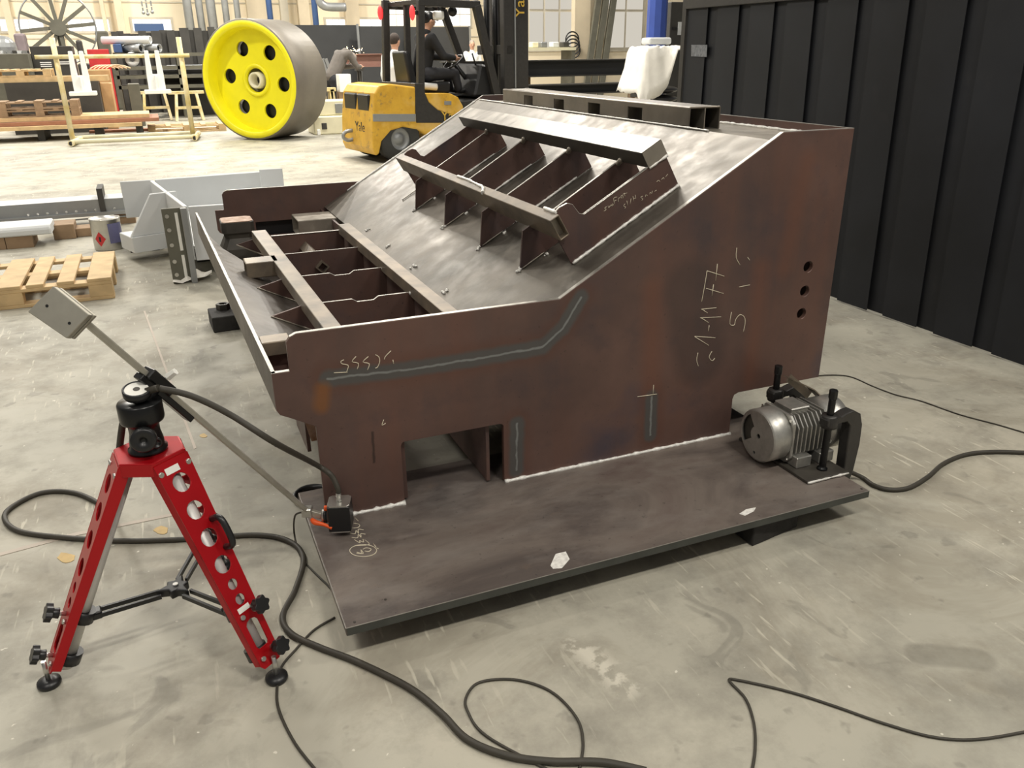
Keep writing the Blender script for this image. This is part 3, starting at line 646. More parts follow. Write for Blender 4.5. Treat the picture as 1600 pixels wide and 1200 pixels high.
# ------------------------------------------------------------------ cables
def floor_pts(L, r): return [fl(x, y, r) for x, y in L]
def cable(name, pts, r, label, mt=None, sub=8, n=8): return tag(G().tube(pts, r, n, sub).build(name, mt or M['rubber']), label, 'cable')
top_c = cb+Vector((0, 0, zt0+.036))
dh = dep(hd+Vector((0, 0, .14)))
pts = [(250, 607, dh-.02), (300, 619, dh-.01), (360, 648, dh+.03), (430, 692, dh+.08)]; cpt = [onY(490, 724, -.07), onY(516, 741, -.07)]
cable('sensor_cable', [atd(*p) for p in pts]+cpt+[top_c+Vector((0, 0, .012)), top_c-Vector((0, 0, .004))], .0085, 'black sensor cable arching from the tripod head to the black sensor')
# thick cable: hangs from the head down behind the left leg, loops on the floor and runs past the base plate
hang = [atd(248, 606, dh-.02), atd(215, 618, dh), atd(196, 645, dh+.02), atd(187, 700, dh+.1), atd(184, 760, dh+.25), atd(178, 820, dh+.36)]
L1 = [(165, 793), (120, 771), (70, 769), (30, 785), (7, 806), (25, 828), (80, 838), (190, 845), (300, 842), (400, 836), (452, 846), (474, 872), (462, 920), (442, 962), (455, 990), (500, 1012), (560, 1035), (640, 1075), (690, 1115), (730, 1155), (790, 1180), (860, 1190), (940, 1191), (1010, 1205)]
cable('power_cable', hang[:5]+floor_pts([(176, 806)]+L1, .009), .009, 'thick dark cable hanging from the tripod head and looping over the floor')
G().cyl(atd(190, 646, dh+.02), atd(204, 646, dh), .011, n=10).build('cable_tie', M['black'], trip)
cable('signal_cable', floor_pts([(523, 965), (490, 985), (462, 1015), (440, 1042), (433, 1075), (436, 1110), (460, 1160), (495, 1205)], .004), .0035, 'thin cable running from under the base plate past the tripod foot')
cable('signal_cable', floor_pts([(860, 1205), (760, 1150), (731, 1112), (729, 1088), (750, 1066), (805, 1062), (860, 1080), (900, 1120), (911, 1160), (905, 1205)], .004), .0035, 'thin cable lying in a round loop on the open floor')
cable('signal_cable', floor_pts([(1175, 1205), (1180, 1170), (1178, 1130), (1165, 1092), (1140, 1064), (1155, 1063), (1230, 1080), (1300, 1102), (1380, 1130), (1460, 1152), (1530, 1155), (1610, 1142)], .004), .0035, 'thin cable with a sharp kink lying on the open floor')
cable('motor_cable', [fl(1330, 738, .03)]+floor_pts([(1349, 747), (1365, 758), (1390, 765), (1420, 762), (1450, 745), (1475, 724), (1510, 710), (1555, 706), (1615, 708)], .009), .0085, 'thick dark cable snaking away from the vibration motor')
cable('floor_wire', floor_pts([(1265, 588), (1300, 586), (1330, 589), (1365, 604), (1400, 617), (1440, 627), (1500, 648), (1560, 664), (1620, 682)], .003), .003, 'thin wire on the floor between the steel frame and the dark curtain')
cable('sensor_lead', [JP+Vector((-.01, 0, 0))]+[atd(461, 806, dep(JP)+.05), fl(460, 835, .03)]+floor_pts([(470, 870), (490, 893), (515, 918), (528, 940)], .004), .003, 'thin lead hanging from the boom joint beside the base plate')
q = fl(488, 778, .0); tag(G().lathe([(.05, .012), (.062, .0), (.074, .012), (.062, .024)], q, (0, 0, 1), 28, True, close=True).build('rubber_ring', M['black']), 'black rubber ring lying beside the panel foot behind the sensor', 'ring')
# ------------------------------------------------------------------ vibration motor
mot = thing('vibration_motor', 'silver finned vibration motor with round end cap on the base plate', 'motor', (1.64, -.3, ZB))
FC = onX(1183, 681, 1.49); AXZ = FC.z; AY = FC.y; R_ = .097
G().mm(1.555, 1.735, -.435, -.06, ZB, ZB+.012).build('mount_plate', M['darkbar'], mot, .0015)
bead('plate_weld', [(1.556, -.437, ZB+.006), (1.735, -.437, ZB+.006)], .004, mot, .5)
# end cap with kidney window
cap = G(); X0 = 1.49
cap.lathe([(R_*.93, .0), (R_, .004), (R_, .07), (R_*.96, .078), (.03, .078)], (X0, AY, AXZ), (1, 0, 0), 48)
win = []
a0_, a1_ = math.radians(125), math.radians(215)
for i in range(9): a = a0_+(a1_-a0_)*i/8; win.append((.082*math.cos(a), .082*math.sin(a)))
for i in range(9): a = a1_-(a1_-a0_)*i/8; rr = .034; win.append((rr*math.cos(a), rr*math.sin(a)))
hole = lambda cx, cy, r: [(cx+r*math.cos(2*math.pi*i/12), cy+r*math.sin(2*math.pi*i/12)) for i in range(12)]
disc = [(R_*.93*math.cos(2*math.pi*i/48), R_*.93*math.sin(2*math.pi*i/48)) for i in range(48)]
VW = (0, -1, 0)
cap.prism(disc, (X0, AY, AXZ), VW, EZ, (1, 0, 0), -.001, .004, [win, hole(.008, .002, .009), hole(-.005, -.068, .006)])
co = cap.build('end_cap', M['cast'], mot)
G().cyl((X0+.012, AY, AXZ), (X0+.02, AY, AXZ), R_*.9, n=32).build('cap_inside', M['darkbar'], co)
sq = lambda h, c: [(-h+c, -h), (h-c, -h), (h, -h+c), (h, h-c), (h-c, h), (-h+c, h), (-h, h-c), (-h, -h+c)]
fl_ = G().prism(sq(.09, .025), (X0+.078, AY, AXZ), VW, EZ, (1, 0, 0), 0, .012).build('flange', M['cast'], mot, .002)
for sy_ in (-1, 1):
    for sz_ in (-1, 1): c = Vector((X0+.078, AY+sy_*.075, AXZ+sz_*.075)); G().cyl(c-Vector((.004, 0, 0)), c, .006, n=8).build('flange_bolt', M['alu'], fl_)
XB0, XB1 = X0+.09, X0+.25
G().lathe([(.0, 0), (.07, 0), (.07, XB1-XB0), (0, XB1-XB0)], (XB0, AY, AXZ), (1, 0, 0), 32).build('body', M['cast'], mot)
for i in range(8):
    x = XB0+.008+i*.019
    G().prism([(-.055, -.078), (.055, -.078), (.094, -.048), (.094, .048), (.062, .086), (-.062, .086), (-.094, .048), (-.094, -.048)], (x, AY, AXZ), VW, EZ, (1, 0, 0), 0, .005).build('cooling_fin', M['cast'], mot, .001)
zf = AXZ-.055
G().hexa([(XB0+.0, AY-.115, ZB+.012), (XB0+.065, AY-.115, ZB+.012), (XB0+.065, AY+.085, ZB+.012), (XB0, AY+.085, ZB+.012), (XB0+.0, AY-.115, zf), (XB0+.065, AY-.115, zf), (XB0+.065, AY+.085, zf), (XB0, AY+.085, zf)]).build('foot', M['cast'], mot, .003)
G().mm(XB0+.1, XB1+.005, AY-.115, AY+.085, ZB+.012, zf).build('foot', M['cast'], mot, .003)
G().mm(XB0+.012, XB0+.085, AY-.045, AY+.04, AXZ+.06, AXZ+.098).build('terminal_box', M['cast'], mot, .003)
G().mm(XB0+.008, XB0+.089, AY-.049, AY+.044, AXZ+.098, AXZ+.105).build('terminal_lid', M['cast'], mot, .004)
G().lathe([(0, .095), (R_*.9, .095), (R_, .085), (R_, .0), (.03, 0)], (XB1, AY, AXZ), (1, 0, 0), 40).build('end_cap', M['cast'], mot)
# folded bracket behind the terminal box
g = G(); bx0 = onY(1232, 590, AY+.06); bx1 = onY(1266, 606, AY+.06); bx2 = onY(1292, 632, AY+.06)
g.bar(bx0, bx1, .05, .004, ND); g.bar(bx1, bx2, .05, .004, ND); g.bar(bx0, bx1+Vector((0, 0, -.03)), .003, .03)
g.build('folded_bracket', M['bar'], mot)
# ------------------------------------------------------------------ G clamps
def gclamp(x, y, zt, zpad, reach, label, ang=0.):
    c = thing('screw_clamp', label, 'clamp', (x, y, ZB), 'dark screw clamps holding the motor')
    dr = Vector((math.cos(ang), math.sin(ang), 0)); sd = Vector((-dr.y, dr.x, 0)); o = Vector((x, y, 0))
    r = reach
    # frame profile in (u along dr, z)
    out = [(-.028, zt-.03), (.0, zt-.034), (.035, zt-.028), (r-.055, zt-.03), (r-.035, zt-.05), (r-.034, zt-.12), (r-.03, ZB+.0), (r-.04, -.005+ZB-.03), (r-.07, .045), (.0, .045), (-.02, .04), (-.02, .015), (r-.06, .012), (r-.0, .03), (r+.022, .08), (r+.034, zt-.14), (r+.03, zt-.06), (r+.012, zt-.015), (r-.025, zt+.006), (r-.06, zt+.004), (.035, zt-.004), (.022, zt+.004), (-.024, zt+.004), (-.03, zt-.005)]
    G().prism([(u, max(z, .012)) for u, z in out], o, dr, EZ, sd, -.02, .02).build('clamp_frame', M['castiron'], c, .011, 3)
    G().lathe([(.0, zt-.04), (.027, zt-.04), (.029, zt-.03), (.029, zt), (.026, zt+.006), (0, zt+.006)], o, (0, 0, 1), 20).build('clamp_boss', M['castiron'], c)
    prof = [(0, zpad), (.018, zpad), (.018, zpad+.006), (.013, zpad+.008)]
    z = zpad+.012
    while z < zt+.06: prof += [(.0125, z), (.0105, z+.002)]; z += .004
    prof += [(.0125, zt+.062), (.0125, zt+.066), (.0, zt+.066)]
    G().lathe(prof, o, (0, 0, 1), 16).build('clamp_screw', M['blackm'], c)
    hx = [(.0155*math.cos(i*math.pi/3), .0155*math.sin(i*math.pi/3)) for i in range(6)]
    G().prism(hx, o+Vector((0, 0, zt+.066)), EX, EY, EZ, 0, .032).build('screw_head', M['blackm'], c, .002)
    return c
p1 = onY(1296, 640, -.385); zb1 = p1.z
gclamp(onY(1284, 735, -.385).x, -.385, onY(1290, 652, -.385).z, ZB+.012, .125, 'dark screw clamp gripping the plate corner beside the motor fins', .12)
gclamp(1.67, -.1, onY(1200, 612, -.1).z, ZB+.012, .13, 'dark screw clamp behind the motor at the panel notch', .1)
# ------------------------------------------------------------------ dark welding curtain
cur = thing('welding_curtain', 'dark navy welding curtain of overlapping hanging strips on a rail', 'curtain', (3.53, 1.5, 0))
def curt_mat():
    m = MT('dark_vinyl'); k = m.noise(1.3, 5, .6); sm = m.noise(5, 4, .6)
    c = m.ramp(k, [(.3, S(22, 23, 26)), (.7, S(34, 36, 41))]); c = m.mix(m.rng(sm, .62, .8, 0, .25), c, S(54, 52, 52)); m.col(c).set(.6, 0, .3); return m.m
M['curtain'] = curt_mat()
yq = 3.37; ztop_c = 1.79; i = 0
while yq > -1.6:
    wd = .245; sway = random.uniform(-.004, .004); xb_ = 3.512+(.016 if i % 2 else 0); lean = -.055 if i > 4 else -.02*(i > 2)-.0
    P = []; F = []; n = 6; mz = 7
    ph = random.uniform(0, 6)
    for side_ in (0, 1):
        for j in range(mz+1):
            t = j/mz
            for k in range(n+1):
                u = k/n-.5
                y = yq-wd*.5+u*wd*-1+(lean*(1-t))*1.0; x = xb_+.004*side_+.003*u*(1-t)+sway*(1-t)+.003*math.sin(ph+5*t)*(1-t)
                P.append((x, y, .012+random.uniform(0, .0)+(ztop_c-.012)*t))
    b = (mz+1)*(n+1)
    for j in range(mz):
        for k in range(n):
            q_ = j*(n+1)+k; F.append((q_, q_+1, q_+n+2, q_+n+1)); F.append((b+q_, b+q_+n+1, b+q_+n+2, b+q_+1))
    for k in range(n): F.append((k, b+k, b+k+1, k+1)); q_ = mz*(n+1)+k; F.append((q_, q_+1, b+q_+1, b+q_))
    for j in range(mz):
        for e_ in (0, n): q_ = j*(n+1)+e_; F.append((q_, q_+n+1, b+q_+n+1, b+q_))
    st_ = G().add(P, F, False).build('curtain_strip', M['curtain'], cur)
    yq -= .182; i += 1
G().mm(3.49, 3.55, -1.75, 3.4, 1.77, 1.84).build('curtain_rail', M['castiron'], cur, .003)
for y in (3.41, -1.72): G().mm(3.5, 3.55, y-.025, y+.025, 0, 1.84).build('post', M['castiron'], cur)
M['clear'] = plain('clear_tape', S(120, 124, 130), .2, 0, .3, 40, .3)
p = [onX(x, y, 3.505) for x, y in ((1080, 70), (1105, 70), (1104, 89), (1080, 88))]
G().prism([(v.y, v.z) for v in p], (3.505, 0, 0), EY, EZ, EX, 0, .0012).build('tape_patch', M['clear'], cur)
# ------------------------------------------------------------------ hall walls and windows
M['clad'] = plain('cream_cladding', S(232, 218, 190), .6, 0, .03, 1)
M['concrete'] = plain('pale_pillar', S(206, 192, 166), .7, 0, .06, 2)
M['winlight'] = emit('daylit_window', (1, .98, .94, 1), 1.7)
M['winblue'] = emit('blue_lit_pane', S(90, 120, 165), .8)
M['frame'] = plain('window_frame', S(190, 182, 164), .6, 0, .05, 4)
M['steelgrey'] = plain('galvanised_duct', S(150, 152, 152), .4, .5, .12, 3)
M['darkgrey'] = plain('dark_sheet', S(62, 60, 56), .6, .1, .2, 3)
M['screen'] = plain('dark_screen', S(52, 53, 54), .7, 0, .1, 2)
M['wood'] = plain('pine', S(196, 168, 124), .7, 0, .18, 7, .1)
M['woodold'] = plain('weathered_pine', S(142, 118, 92), .8, 0, .22, 7, .1)
M['woodred'] = plain('reddish_plank', S(150, 104, 80), .7, 0, .15, 5)
M['palepaint'] = plain('pale_grey_paint', S(206, 208, 208), .5, 0, .05, 3)
M['whitep'] = plain('white_gloss', S(240, 240, 236), .4, 0, .03, 6)
M['cream'] = plain('cream_paint', S(222, 216, 186), .55, 0, .05, 6)
M['yellowpipe'] = plain('worn_yellow_pipe', S(214, 190, 110), .5, 0, .1, 6, c2=S(226, 216, 184))
M['yellow'] = plain('bright_yellow_paint', S(236, 226, 20), .45, 0, .04, 5)
M['tread'] = plain('rolled_steel_tread', S(118, 112, 102), .5, .3, .15, 2)
M['redp'] = plain('red_paint_box', S(196, 50, 52), .5, 0, .08, 6)
M['bluep'] = plain('blue_paint_box', S(58, 84, 128), .5, 0, .08, 6)
M['bluecol'] = plain('blue_column_paint', S(54, 78, 156), .45, 0, .08, 4)
M['rackgreen'] = plain('grey_green_rack', S(98, 96, 84), .6, .1, .15, 4)
M['card'] = plain('cardboard', S(196, 156, 110), .8, 0, .1, 6)
M['plasticw'] = plain('white_plastic_wrap', S(228, 224, 214), .35, 0, .06, 8, .2)
M['redplate'] = plain('primed_beam', S(140, 104, 92), .6, .1, .12, 3)
YB = 36.
WY = [(-30, 30)]
def rect(x0, y0, x1, y1, Y, t=.1):   # box whose face at depth plane Y fills the given picture rectangle
    a = onY(x0, (y0+y1)/2, Y); b = onY(x1, (y0+y1)/2, Y); xm = (x0+x1)/2
    zt_, zb_ = onY(xm, y0, Y).z, onY(xm, y1, Y).z
    return (a.x, b.x, Y, Y+t, zb_, zt_)
def rb(x0, y0, x1, y1, Y, t=.1, z0=None, z1=None):
    r = list(rect(x0, y0, x1, y1, Y, t))
    if z0 is not None: r[4] = z0
    if z1 is not None: r[5] = z1
    return G().mm(*r)
wall = struct(G().mm(-30, 30, YB, YB+.3, 0, 9).build('wall_back', M['clad']))
for z in (2.05, 3.35, 3.75, 4.4): G().mm(-30, 30, YB-.03, YB, z, z+.05).build('cladding_rail', M['frame'], wall)
nw_ = 0
def window(x0, y0, x1, y1, Y, mull, mt, thick=.04, rows=0):
    global nw_; nw_ += 1
    r = rect(x0, y0, x1, y1, Y-.06, .05)
    e = thing('window_%d' % nw_, 'w', 'w', ((r[0]+r[1])/2, Y, r[4])); del e['label']; del e['category']; struct(e)
    G().mm(r[0]-.08, r[1]+.08, Y-.04, Y, r[4]-.08, r[5]+.08).build('window_frame', M['frame'], e)
    n = mull
    for i in range(n):
        for j in range(rows+1):
            w_ = (r[1]-r[0])/n; h_ = (r[5]-r[4])/(rows+1)
            G().mm(r[0]+i*w_+thick/2, r[0]+(i+1)*w_-thick/2, Y-.06, Y-.04, r[4]+j*h_+thick/2, r[4]+(j+1)*h_-thick/2).build('pane', mt, e)
    return e
for x0, x1, n in ((0, 68, 3), (106, 171, 3), (207, 268, 4), (510, 540, 3), (560, 600, 2)): window(x0, 30, x1, 49, YB, n, M['winlight'], .025)
for x0, x1 in ((604, 634), (662, 694), (702, 735)): window(x0, 4, x1, 41, YB, 2, M['winlight'], .04, 1)
r = rect(210, 37, 256, 49, YB-.1, .02); struct(G().mm(*r).build('window_50', M['winblue']))
for x0, x1, c in ((8, 19, 'concrete'), (80, 89, 'concrete'), (160, 166, 'concrete'), (182, 194, 'concrete'), (388, 420, 'concrete'), (541, 562, 'concrete'), (440, 452, 'frame'), (468, 485, 'concrete')):
    r = rect(x0, 0, x1, 60, YB-.4, .4); struct(G().mm(r[0], r[1], r[2], r[3], 0, 8).build('trim_%d' % x0, M[c]))
wr = struct(G().mm(9.2, 30, 22, 22.3, 0, 8).build('wall_right', M['clad']))
M['winwarm'] = emit('warm_lit_pane', (1, .93, .8, 1), .62)
window(826, -45, 898, 76, 22, 3, M['winwarm'], .07, 1); window(950, -45, 1006, 76, 22, 2, M['winwarm'], .07, 1)
r = rect(898, 0, 922, 90, 21.7, .3); struct(G().mm(r[0], r[1], r[2], r[3], 0, 8).build('trim_pillar', M['concrete']))
# ------------------------------------------------------------------ hanging ducts and chains
def upright(name, x, w_, Y, z0, z1, mt, label, cat, grp=None, n=14):
    p = onY(x, 60, Y); rad = w_/2/FPX*dep(p)
    return tag(G().cyl((p.x, Y, z0), (p.x, Y, z1), rad, n=n).build(name, mt), label, cat, grp)
for x, w_ in ((300, 13), (318, 11), (336, 14), (358, 10), (376, 9)): upright('ventilation_duct', x, w_, 33, 0, 8, M['steelgrey'], 'galvanised upright ventilation duct before the back wall', 'duct', 'upright ducts at the back wall')
upright('blue_pipe', 426, 9, 34, 0, 8, M['bluep'], 'dark blue upright pipe beside a pale pillar', 'pipe')
upright('blue_pipe', 496, 9, 34, 0, 8, M['bluep'], 'slim blue upright post below the bent duct', 'pipe')
P = [onY(x, y, 33) for x, y in ((497, -40), (499, -2), (505, 8), (516, 11), (540, 11))]
tag(G().tube(P, .16, 12, 5).build('bent_duct', M['steelgrey']), 'bent silver duct elbow high on the back wall', 'duct')
for x, y1 in ((224, 20), (231, 22), (238, 19)):
    c = thing('hoist_chain', 'grey hoist chain hanging in front of the cream wall', 'chain', onY(x, y1, 30), 'hanging hoist chains')
    p1_ = onY(x, y1, 30); z = p1_.z
    while z < 5.2: G().bar((p1_.x, 30, z), (p1_.x, 30, z+.16), .06, .05, (1, 0, .01)).build('link', M['steelgrey'], c); z += .19
    p = onY(x, y1, 30); G().ball(p, .06, 8).build('hook', M['steelgrey'], c)
# ------------------------------------------------------------------ dark screens
for x0, x1, y0, Y, lb_ in ((460, 562, 39, 25, 'dark grey welding screen panel behind the bending person'), (562, 640, 41, 24.6, 'dark grey welding screen panel behind the reddish beam'), (640, 735, 42, 24.2, 'dark grey welding screen panel behind the forklift driver')):
    r = rect(x0, y0, x1, 130, Y, .06); s = thing('welding_screen', lb_, 'screen', ((r[0]+r[1])/2, Y, 0), 'dark welding screens')
    G().mm(r[0], r[1], Y, Y+.05, .1, r[5]).build('screen_sheet', M['screen'], s)
    for x in (r[0], r[1]): G().mm(x-.03, x+.03, Y-.02, Y+.07, 0, r[5]+.03).build('screen_post', M['steelgrey'], s)
# upright dark sheets in a rack (left)
xx = 180
k = 0
while xx < 345:
    wd = random.choice((9, 11, 13)); y0 = 52-k*.55+random.uniform(-3, 3)
    o = rb(xx, y0, xx+wd+1.5, 130, 23+.15*(k % 2), .12, 0).build('steel_sheet', M['darkgrey']); tag(o, 'tall dark steel sheet standing upright in a row', 'steel sheet', 'row of upright dark sheets'); xx += wd; k += 1
# ------------------------------------------------------------------ big yellow roller
cw_ = fl(400, 219); az = math.radians(43); axw = Vector((math.sin(az), math.cos(az), 0)); RW = 1.03
rol = thing('roller_wheel', 'huge steel roller with bright yellow six-hole face standing on the floor', 'roller', (cw_.x, cw_.y, 0))
oc = Vector((cw_.x, cw_.y, RW)); WW = .95; perp = Vector((axw.y, -axw.x, 0))
G().lathe([(RW*.9, 0), (RW*.985, 0), (RW, .02), (RW, WW), (RW*.9, WW), (RW*.84, WW*.7), (RW*.84, .3)], oc, axw, 64, True, (0, 0, 1)).build('tread', M['tread'], rol)
G().lathe([(RW*.84, .24), (RW*.86, .02), (RW*.88, -.004), (RW*.965, -.004), (RW*.975, .012)], oc, axw, 64, True, (0, 0, 1)).build('rim', M['yellow'], rol)
circ = lambda cx, cz, r, n=40: [(cx+r*math.cos(2*math.pi*i/n), cz+r*math.sin(2*math.pi*i/n)) for i in range(n)]
hs = [circ(.56*RW*math.cos(a), .56*RW*math.sin(a), .125*RW, 20) for a in [math.radians(-7+60*i) for i in range(6)]]
G().prism(circ(0, 0, RW*.845, 56), oc, perp, (0, 0, 1), axw, .23, .27, hs+[circ(0, 0, RW*.2)]).build('disc', M['yellow'], rol)
for h in hs: c = Vector((sum(p[0] for p in h)/20, sum(p[1] for p in h)/20)); G().prism(circ(c.x, c.y, .124*RW, 20), oc, perp, (0, 0, 1), axw, .34, .36).build('hole_back', M['black'], rol)
G().lathe([(RW*.28, .23), (RW*.27, .2), (RW*.22, .2), (RW*.21, .24)], oc, axw, 36, True, (0, 0, 1)).build('hub_rim', M['yellow'], rol)
G().lathe([(RW*.145, .4), (RW*.135, .18), (RW*.1, .18), (RW*.09, .5)], oc, axw, 32, True, (0, 0, 1)).build('hub', M['cream'], rol)
M['hubdark'] = plain('olive_hub', S(96, 92, 50), .5, .2, .15, 9)
G().lathe([(RW*.22, .22), (RW*.2, .34), (RW*.14, .34)], oc, axw, 32).build('hub_recess', M['hubdark'], rol)
G().lathe([(0, .38), (RW*.09, .38)], oc, axw, 24).build('hub_core', M['darkbar'], rol)
G().lathe([(RW*.8, WW*.8), (0, WW*.8)], oc, axw, 40).build('back_web', M['darkbar'], rol)
# ------------------------------------------------------------------ pipe stand with white brackets
A = fl(112, 230); B = fl(305, 221); 
zt_ = onY(75, 58, A.y).z; st = thing('pipe_stand', 'worn yellow pipe stand with two uprights and a cross pipe', 'pipe stand', (A+B)/2)
off = Vector((.12, 1.0, 0)); rr = .045
for q, xt in ((A, 75), (B, 277)):
    G().cyl(q+Vector((0, .5, .09)), Vector((q.x, q.y+.5, zt_)), rr, n=14).build('upright', M['yellowpipe'], st)
    G().cyl(q+Vector((0, 0, .06)), q+off+Vector((0, 0, .06)), .05, n=14).build('foot_pipe', M['yellowpipe'], st)
    G().cyl(q+Vector((0, -.002, .06)), q+Vector((0, .01, .06)), .036, n=14).build('pipe_bore', M['black'], st)
G().cyl(A+Vector((0, .08, .08)), B+Vector((0, .08, .08)), .04, n=12).build('rail', M['cream'], st)
G().cyl(A+Vector((0, .9, .08)), B+Vector((0, .9, .08)), .04, n=12).build('rail', M['cream'], st)
ZC = onY(170, 88, A.y+.5).z
la = onY(54, 88, A.y+.46); lb = onY(296, 87, A.y+.46)
G().cyl((la.x, A.y+.46, ZC), (lb.x, A.y+.46, ZC), .035, n=12).build('cross_pipe', M['yellowpipe'], st)
for xc, yb1 in ((126, 149), (244, 146)):
    Yb = A.y+.42; pc = onY(xc-7, 88, Yb); sc_ = dep(pc)/FPX
    b = thing('white_bracket', ['white slotted bracket hanging on the pipe stand before the red cabinet', 'white slotted bracket hanging on the pipe stand before the shelf rack'][xc > 200], 'bracket', pc, 'white brackets on the pipe stand')
    W = lambda u: u*sc_
    zb_ = onY(xc, yb1, Yb).z; H_ = ZC-zb_
    x0 = pc.x
    # two prongs, lower web, foot flange; leans with the picture's verticals
    G().hexa([(x0-W(12), Yb-.1, zb_+.5*H_), (x0-W(3), Yb-.1, zb_+.5*H_), (x0-W(3), Yb, zb_+.5*H_), (x0-W(12), Yb, zb_+.5*H_), (x0-W(10), Yb-.1, ZC+.09), (x0-W(4), Yb-.1, ZC+.09), (x0-W(4), Yb, ZC+.09), (x0-W(10), Yb, ZC+.09)]).build('prong', M['whitep'], b, .01)
    G().hexa([(x0+W(4), Yb-.1, zb_+.5*H_), (x0+W(13), Yb-.1, zb_+.5*H_), (x0+W(13), Yb, zb_+.5*H_), (x0+W(4), Yb, zb_+.5*H_), (x0+W(5), Yb-.1, ZC+.09), (x0+W(11), Yb-.1, ZC+.09), (x0+W(11), Yb, ZC+.09), (x0+W(5), Yb, ZC+.09)]).build('prong', M['whitep'], b, .01)
    G().mm(x0-W(12), x0+W(13), Yb-.1, Yb, zb_+.06, zb_+.52*H_).build('web', M['whitep'], b, .01)
    G().mm(x0-W(1), x0+W(2), Yb-.2, Yb-.1, zb_+.06, zb_+.5*H_).build('web_rib', M['whitep'], b, .01)
    G().mm(x0-W(19), x0+W(20), Yb-.24, Yb+.02, zb_, zb_+.07).build('foot_flange', M['whitep'], b, .01)
# ------------------------------------------------------------------ pallets
def pallet(name, c, rz, label, mt, LX=1.2, LY=.8, group=None, nb=5):
    e = thing(name, label, 'pallet', c, group, rz)
    R0 = Matrix.Rotation(rz, 3, 'Z'); o = Vector(c)
    def bx(x0, x1, y0, y1, z0, z1, nm):
        g = G(); g.box(o+R0 @ Vector(((x0+x1)/2, (y0+y1)/2, (z0+z1)/2)), (x1-x0, y1-y0, z1-z0), R0); g.build(nm, mt, e, .003)
    n = nb
    for i in range(n):
        wd = .145 if i in (0, n-1, n//2) else .1; x = -LX/2+(LX-.145)*i/(n-1); bx(x, x+wd, -LY/2, LY/2, .122, .144, 'deck_board')
    for y in (-LY/2, -.05, LY/2-.1): bx(-LX/2, LX/2, y, y+.1, .1, .122, 'stringer'); bx(-LX/2, LX/2, y, y+.1, 0, .022, 'bottom_board')
    for x in (-LX/2, -.07, LX/2-.145):
        for y in (-LY/2, -.05, LY/2-.1): bx(x, x+.145, y, y+.1, .022, .1, 'block')
    return e
fr = fl(180, 466); pallet('pallet', (fr.x-.6, fr.y+.42, 0), math.radians(0), 'pale worn wooden pallet lying flat beside the paint can', M['wood'], 1.2, .84, None, 7)
# ------------------------------------------------------------------ beam, profile, blocks, paint can
Yb = 6.3
r = rect(-60, 320, 196, 352, Yb, .25); zt0_ = onY(60, 318, Yb).z
bm = thing('bored_beam', 'long grey steel beam with a row of drilled holes lying on blocks', 'steel beam', ((r[0]+r[1])/2, Yb, 0))
zb_ = max(.1, onY(60, 356, Yb).z)
hl = [[(onY(x, 336-.1*(x-50)*0-(x-44)*.075, Yb).x+.012*math.cos(t), onY(x, 336-(x-44)*.075, Yb).z+.012*math.sin(t)) for t in [i*math.pi/4 for i in range(8)]] for x in range(44, 190, 15)]
G().prism([(r[0], zb_), (r[1]+.1, zb_), (r[1]+.1, zt0_), (r[0], zt0_)], (0, 0, 0), EX, EZ, EY, Yb, Yb+.02, hl).build('web', M['steelgrey'], bm)
G().mm(r[0], r[1]+.1, Yb+.02, Yb+.3, zt0_-.02, zt0_).build('flange', M['palepaint'], bm); G().mm(r[0], r[1]+.1, Yb-.05, Yb+.3, zb_, zb_+.03).build('flange', M['steelgrey'], bm)
zz = onY(120, 342, Yb).z; G().mm(onY(36, 345, Yb).x, r[1]+.1, Yb-.02, Yb, zz-.012, zz).build('lip', M['steelgrey'], bm)
p = onY(151, 300, Yb); G().mm(p.x, p.x+.05, Yb-.02, Yb+.3, zt0_-.2, zt0_+.1).build('strap', M['darkgrey'], bm)
for x0, x1 in ((r[0], r[0]+.2), (r[1]-.1, r[1]+.08)): tag(G().mm(x0, x1, Yb, Yb+.28, 0, zb_).build('timber_block', M['woodold']), 'timber block carrying the drilled beam', 'wood block', 'timber blocks under the drilled beam')
r = rect(-60, 352, 83, 390, 5.55, .3); zp = onY(40, 352, 5.55).z
tag(G().prism([(5.5, .1), (5.85, .1), (5.85, zp-.03), (5.82, zp), (5.53, zp), (5.5, zp-.03)], (0, 0, 0), EY, EZ, EX, r[0], r[1]).build('aluminium_profile', M['palepaint'], None, .01), 'long pale rounded profile lying behind the wooden pallet', 'profile')
for q in (r[0]+.1, r[1]-.35): tag(G().mm(q, q+.2, 5.52, 5.83, 0, .1).build('timber_block', M['woodold']), 'timber block carrying the pale rounded profile', 'wood block', 'timber blocks under the pale profile')
tag(rb(83, 351, 118, 380, 5.75, .25, 0).build('timber_block', M['woodold'], None, .005), 'upright brown timber block beside the pale profile end', 'wood block')
tag(rb(119, 356, 158, 378, 5.8, .2, 0).build('timber_block', M['woodold'], None, .005), 'low brown timber block beside the paint can', 'wood block')
cn = fl(172, 388); can = thing('paint_can', 'metal paint can with red diamond warning label and blue label', 'paint can', cn)
cr, ch = .115, .255
G().lathe([(0, 0), (cr*.98, 0), (cr, .01), (cr, ch-.012), (cr*1.03, ch-.008), (cr*1.03, ch), (cr*.95, ch), (cr*.94, ch-.006), (0, ch-.006)], cn, (0, 0, 1), 32).build('can_body', M['alu'], can)
tc = (CAM-cn); tc.z = 0; tc.normalize(); base_a = math.atan2(tc.y, tc.x)
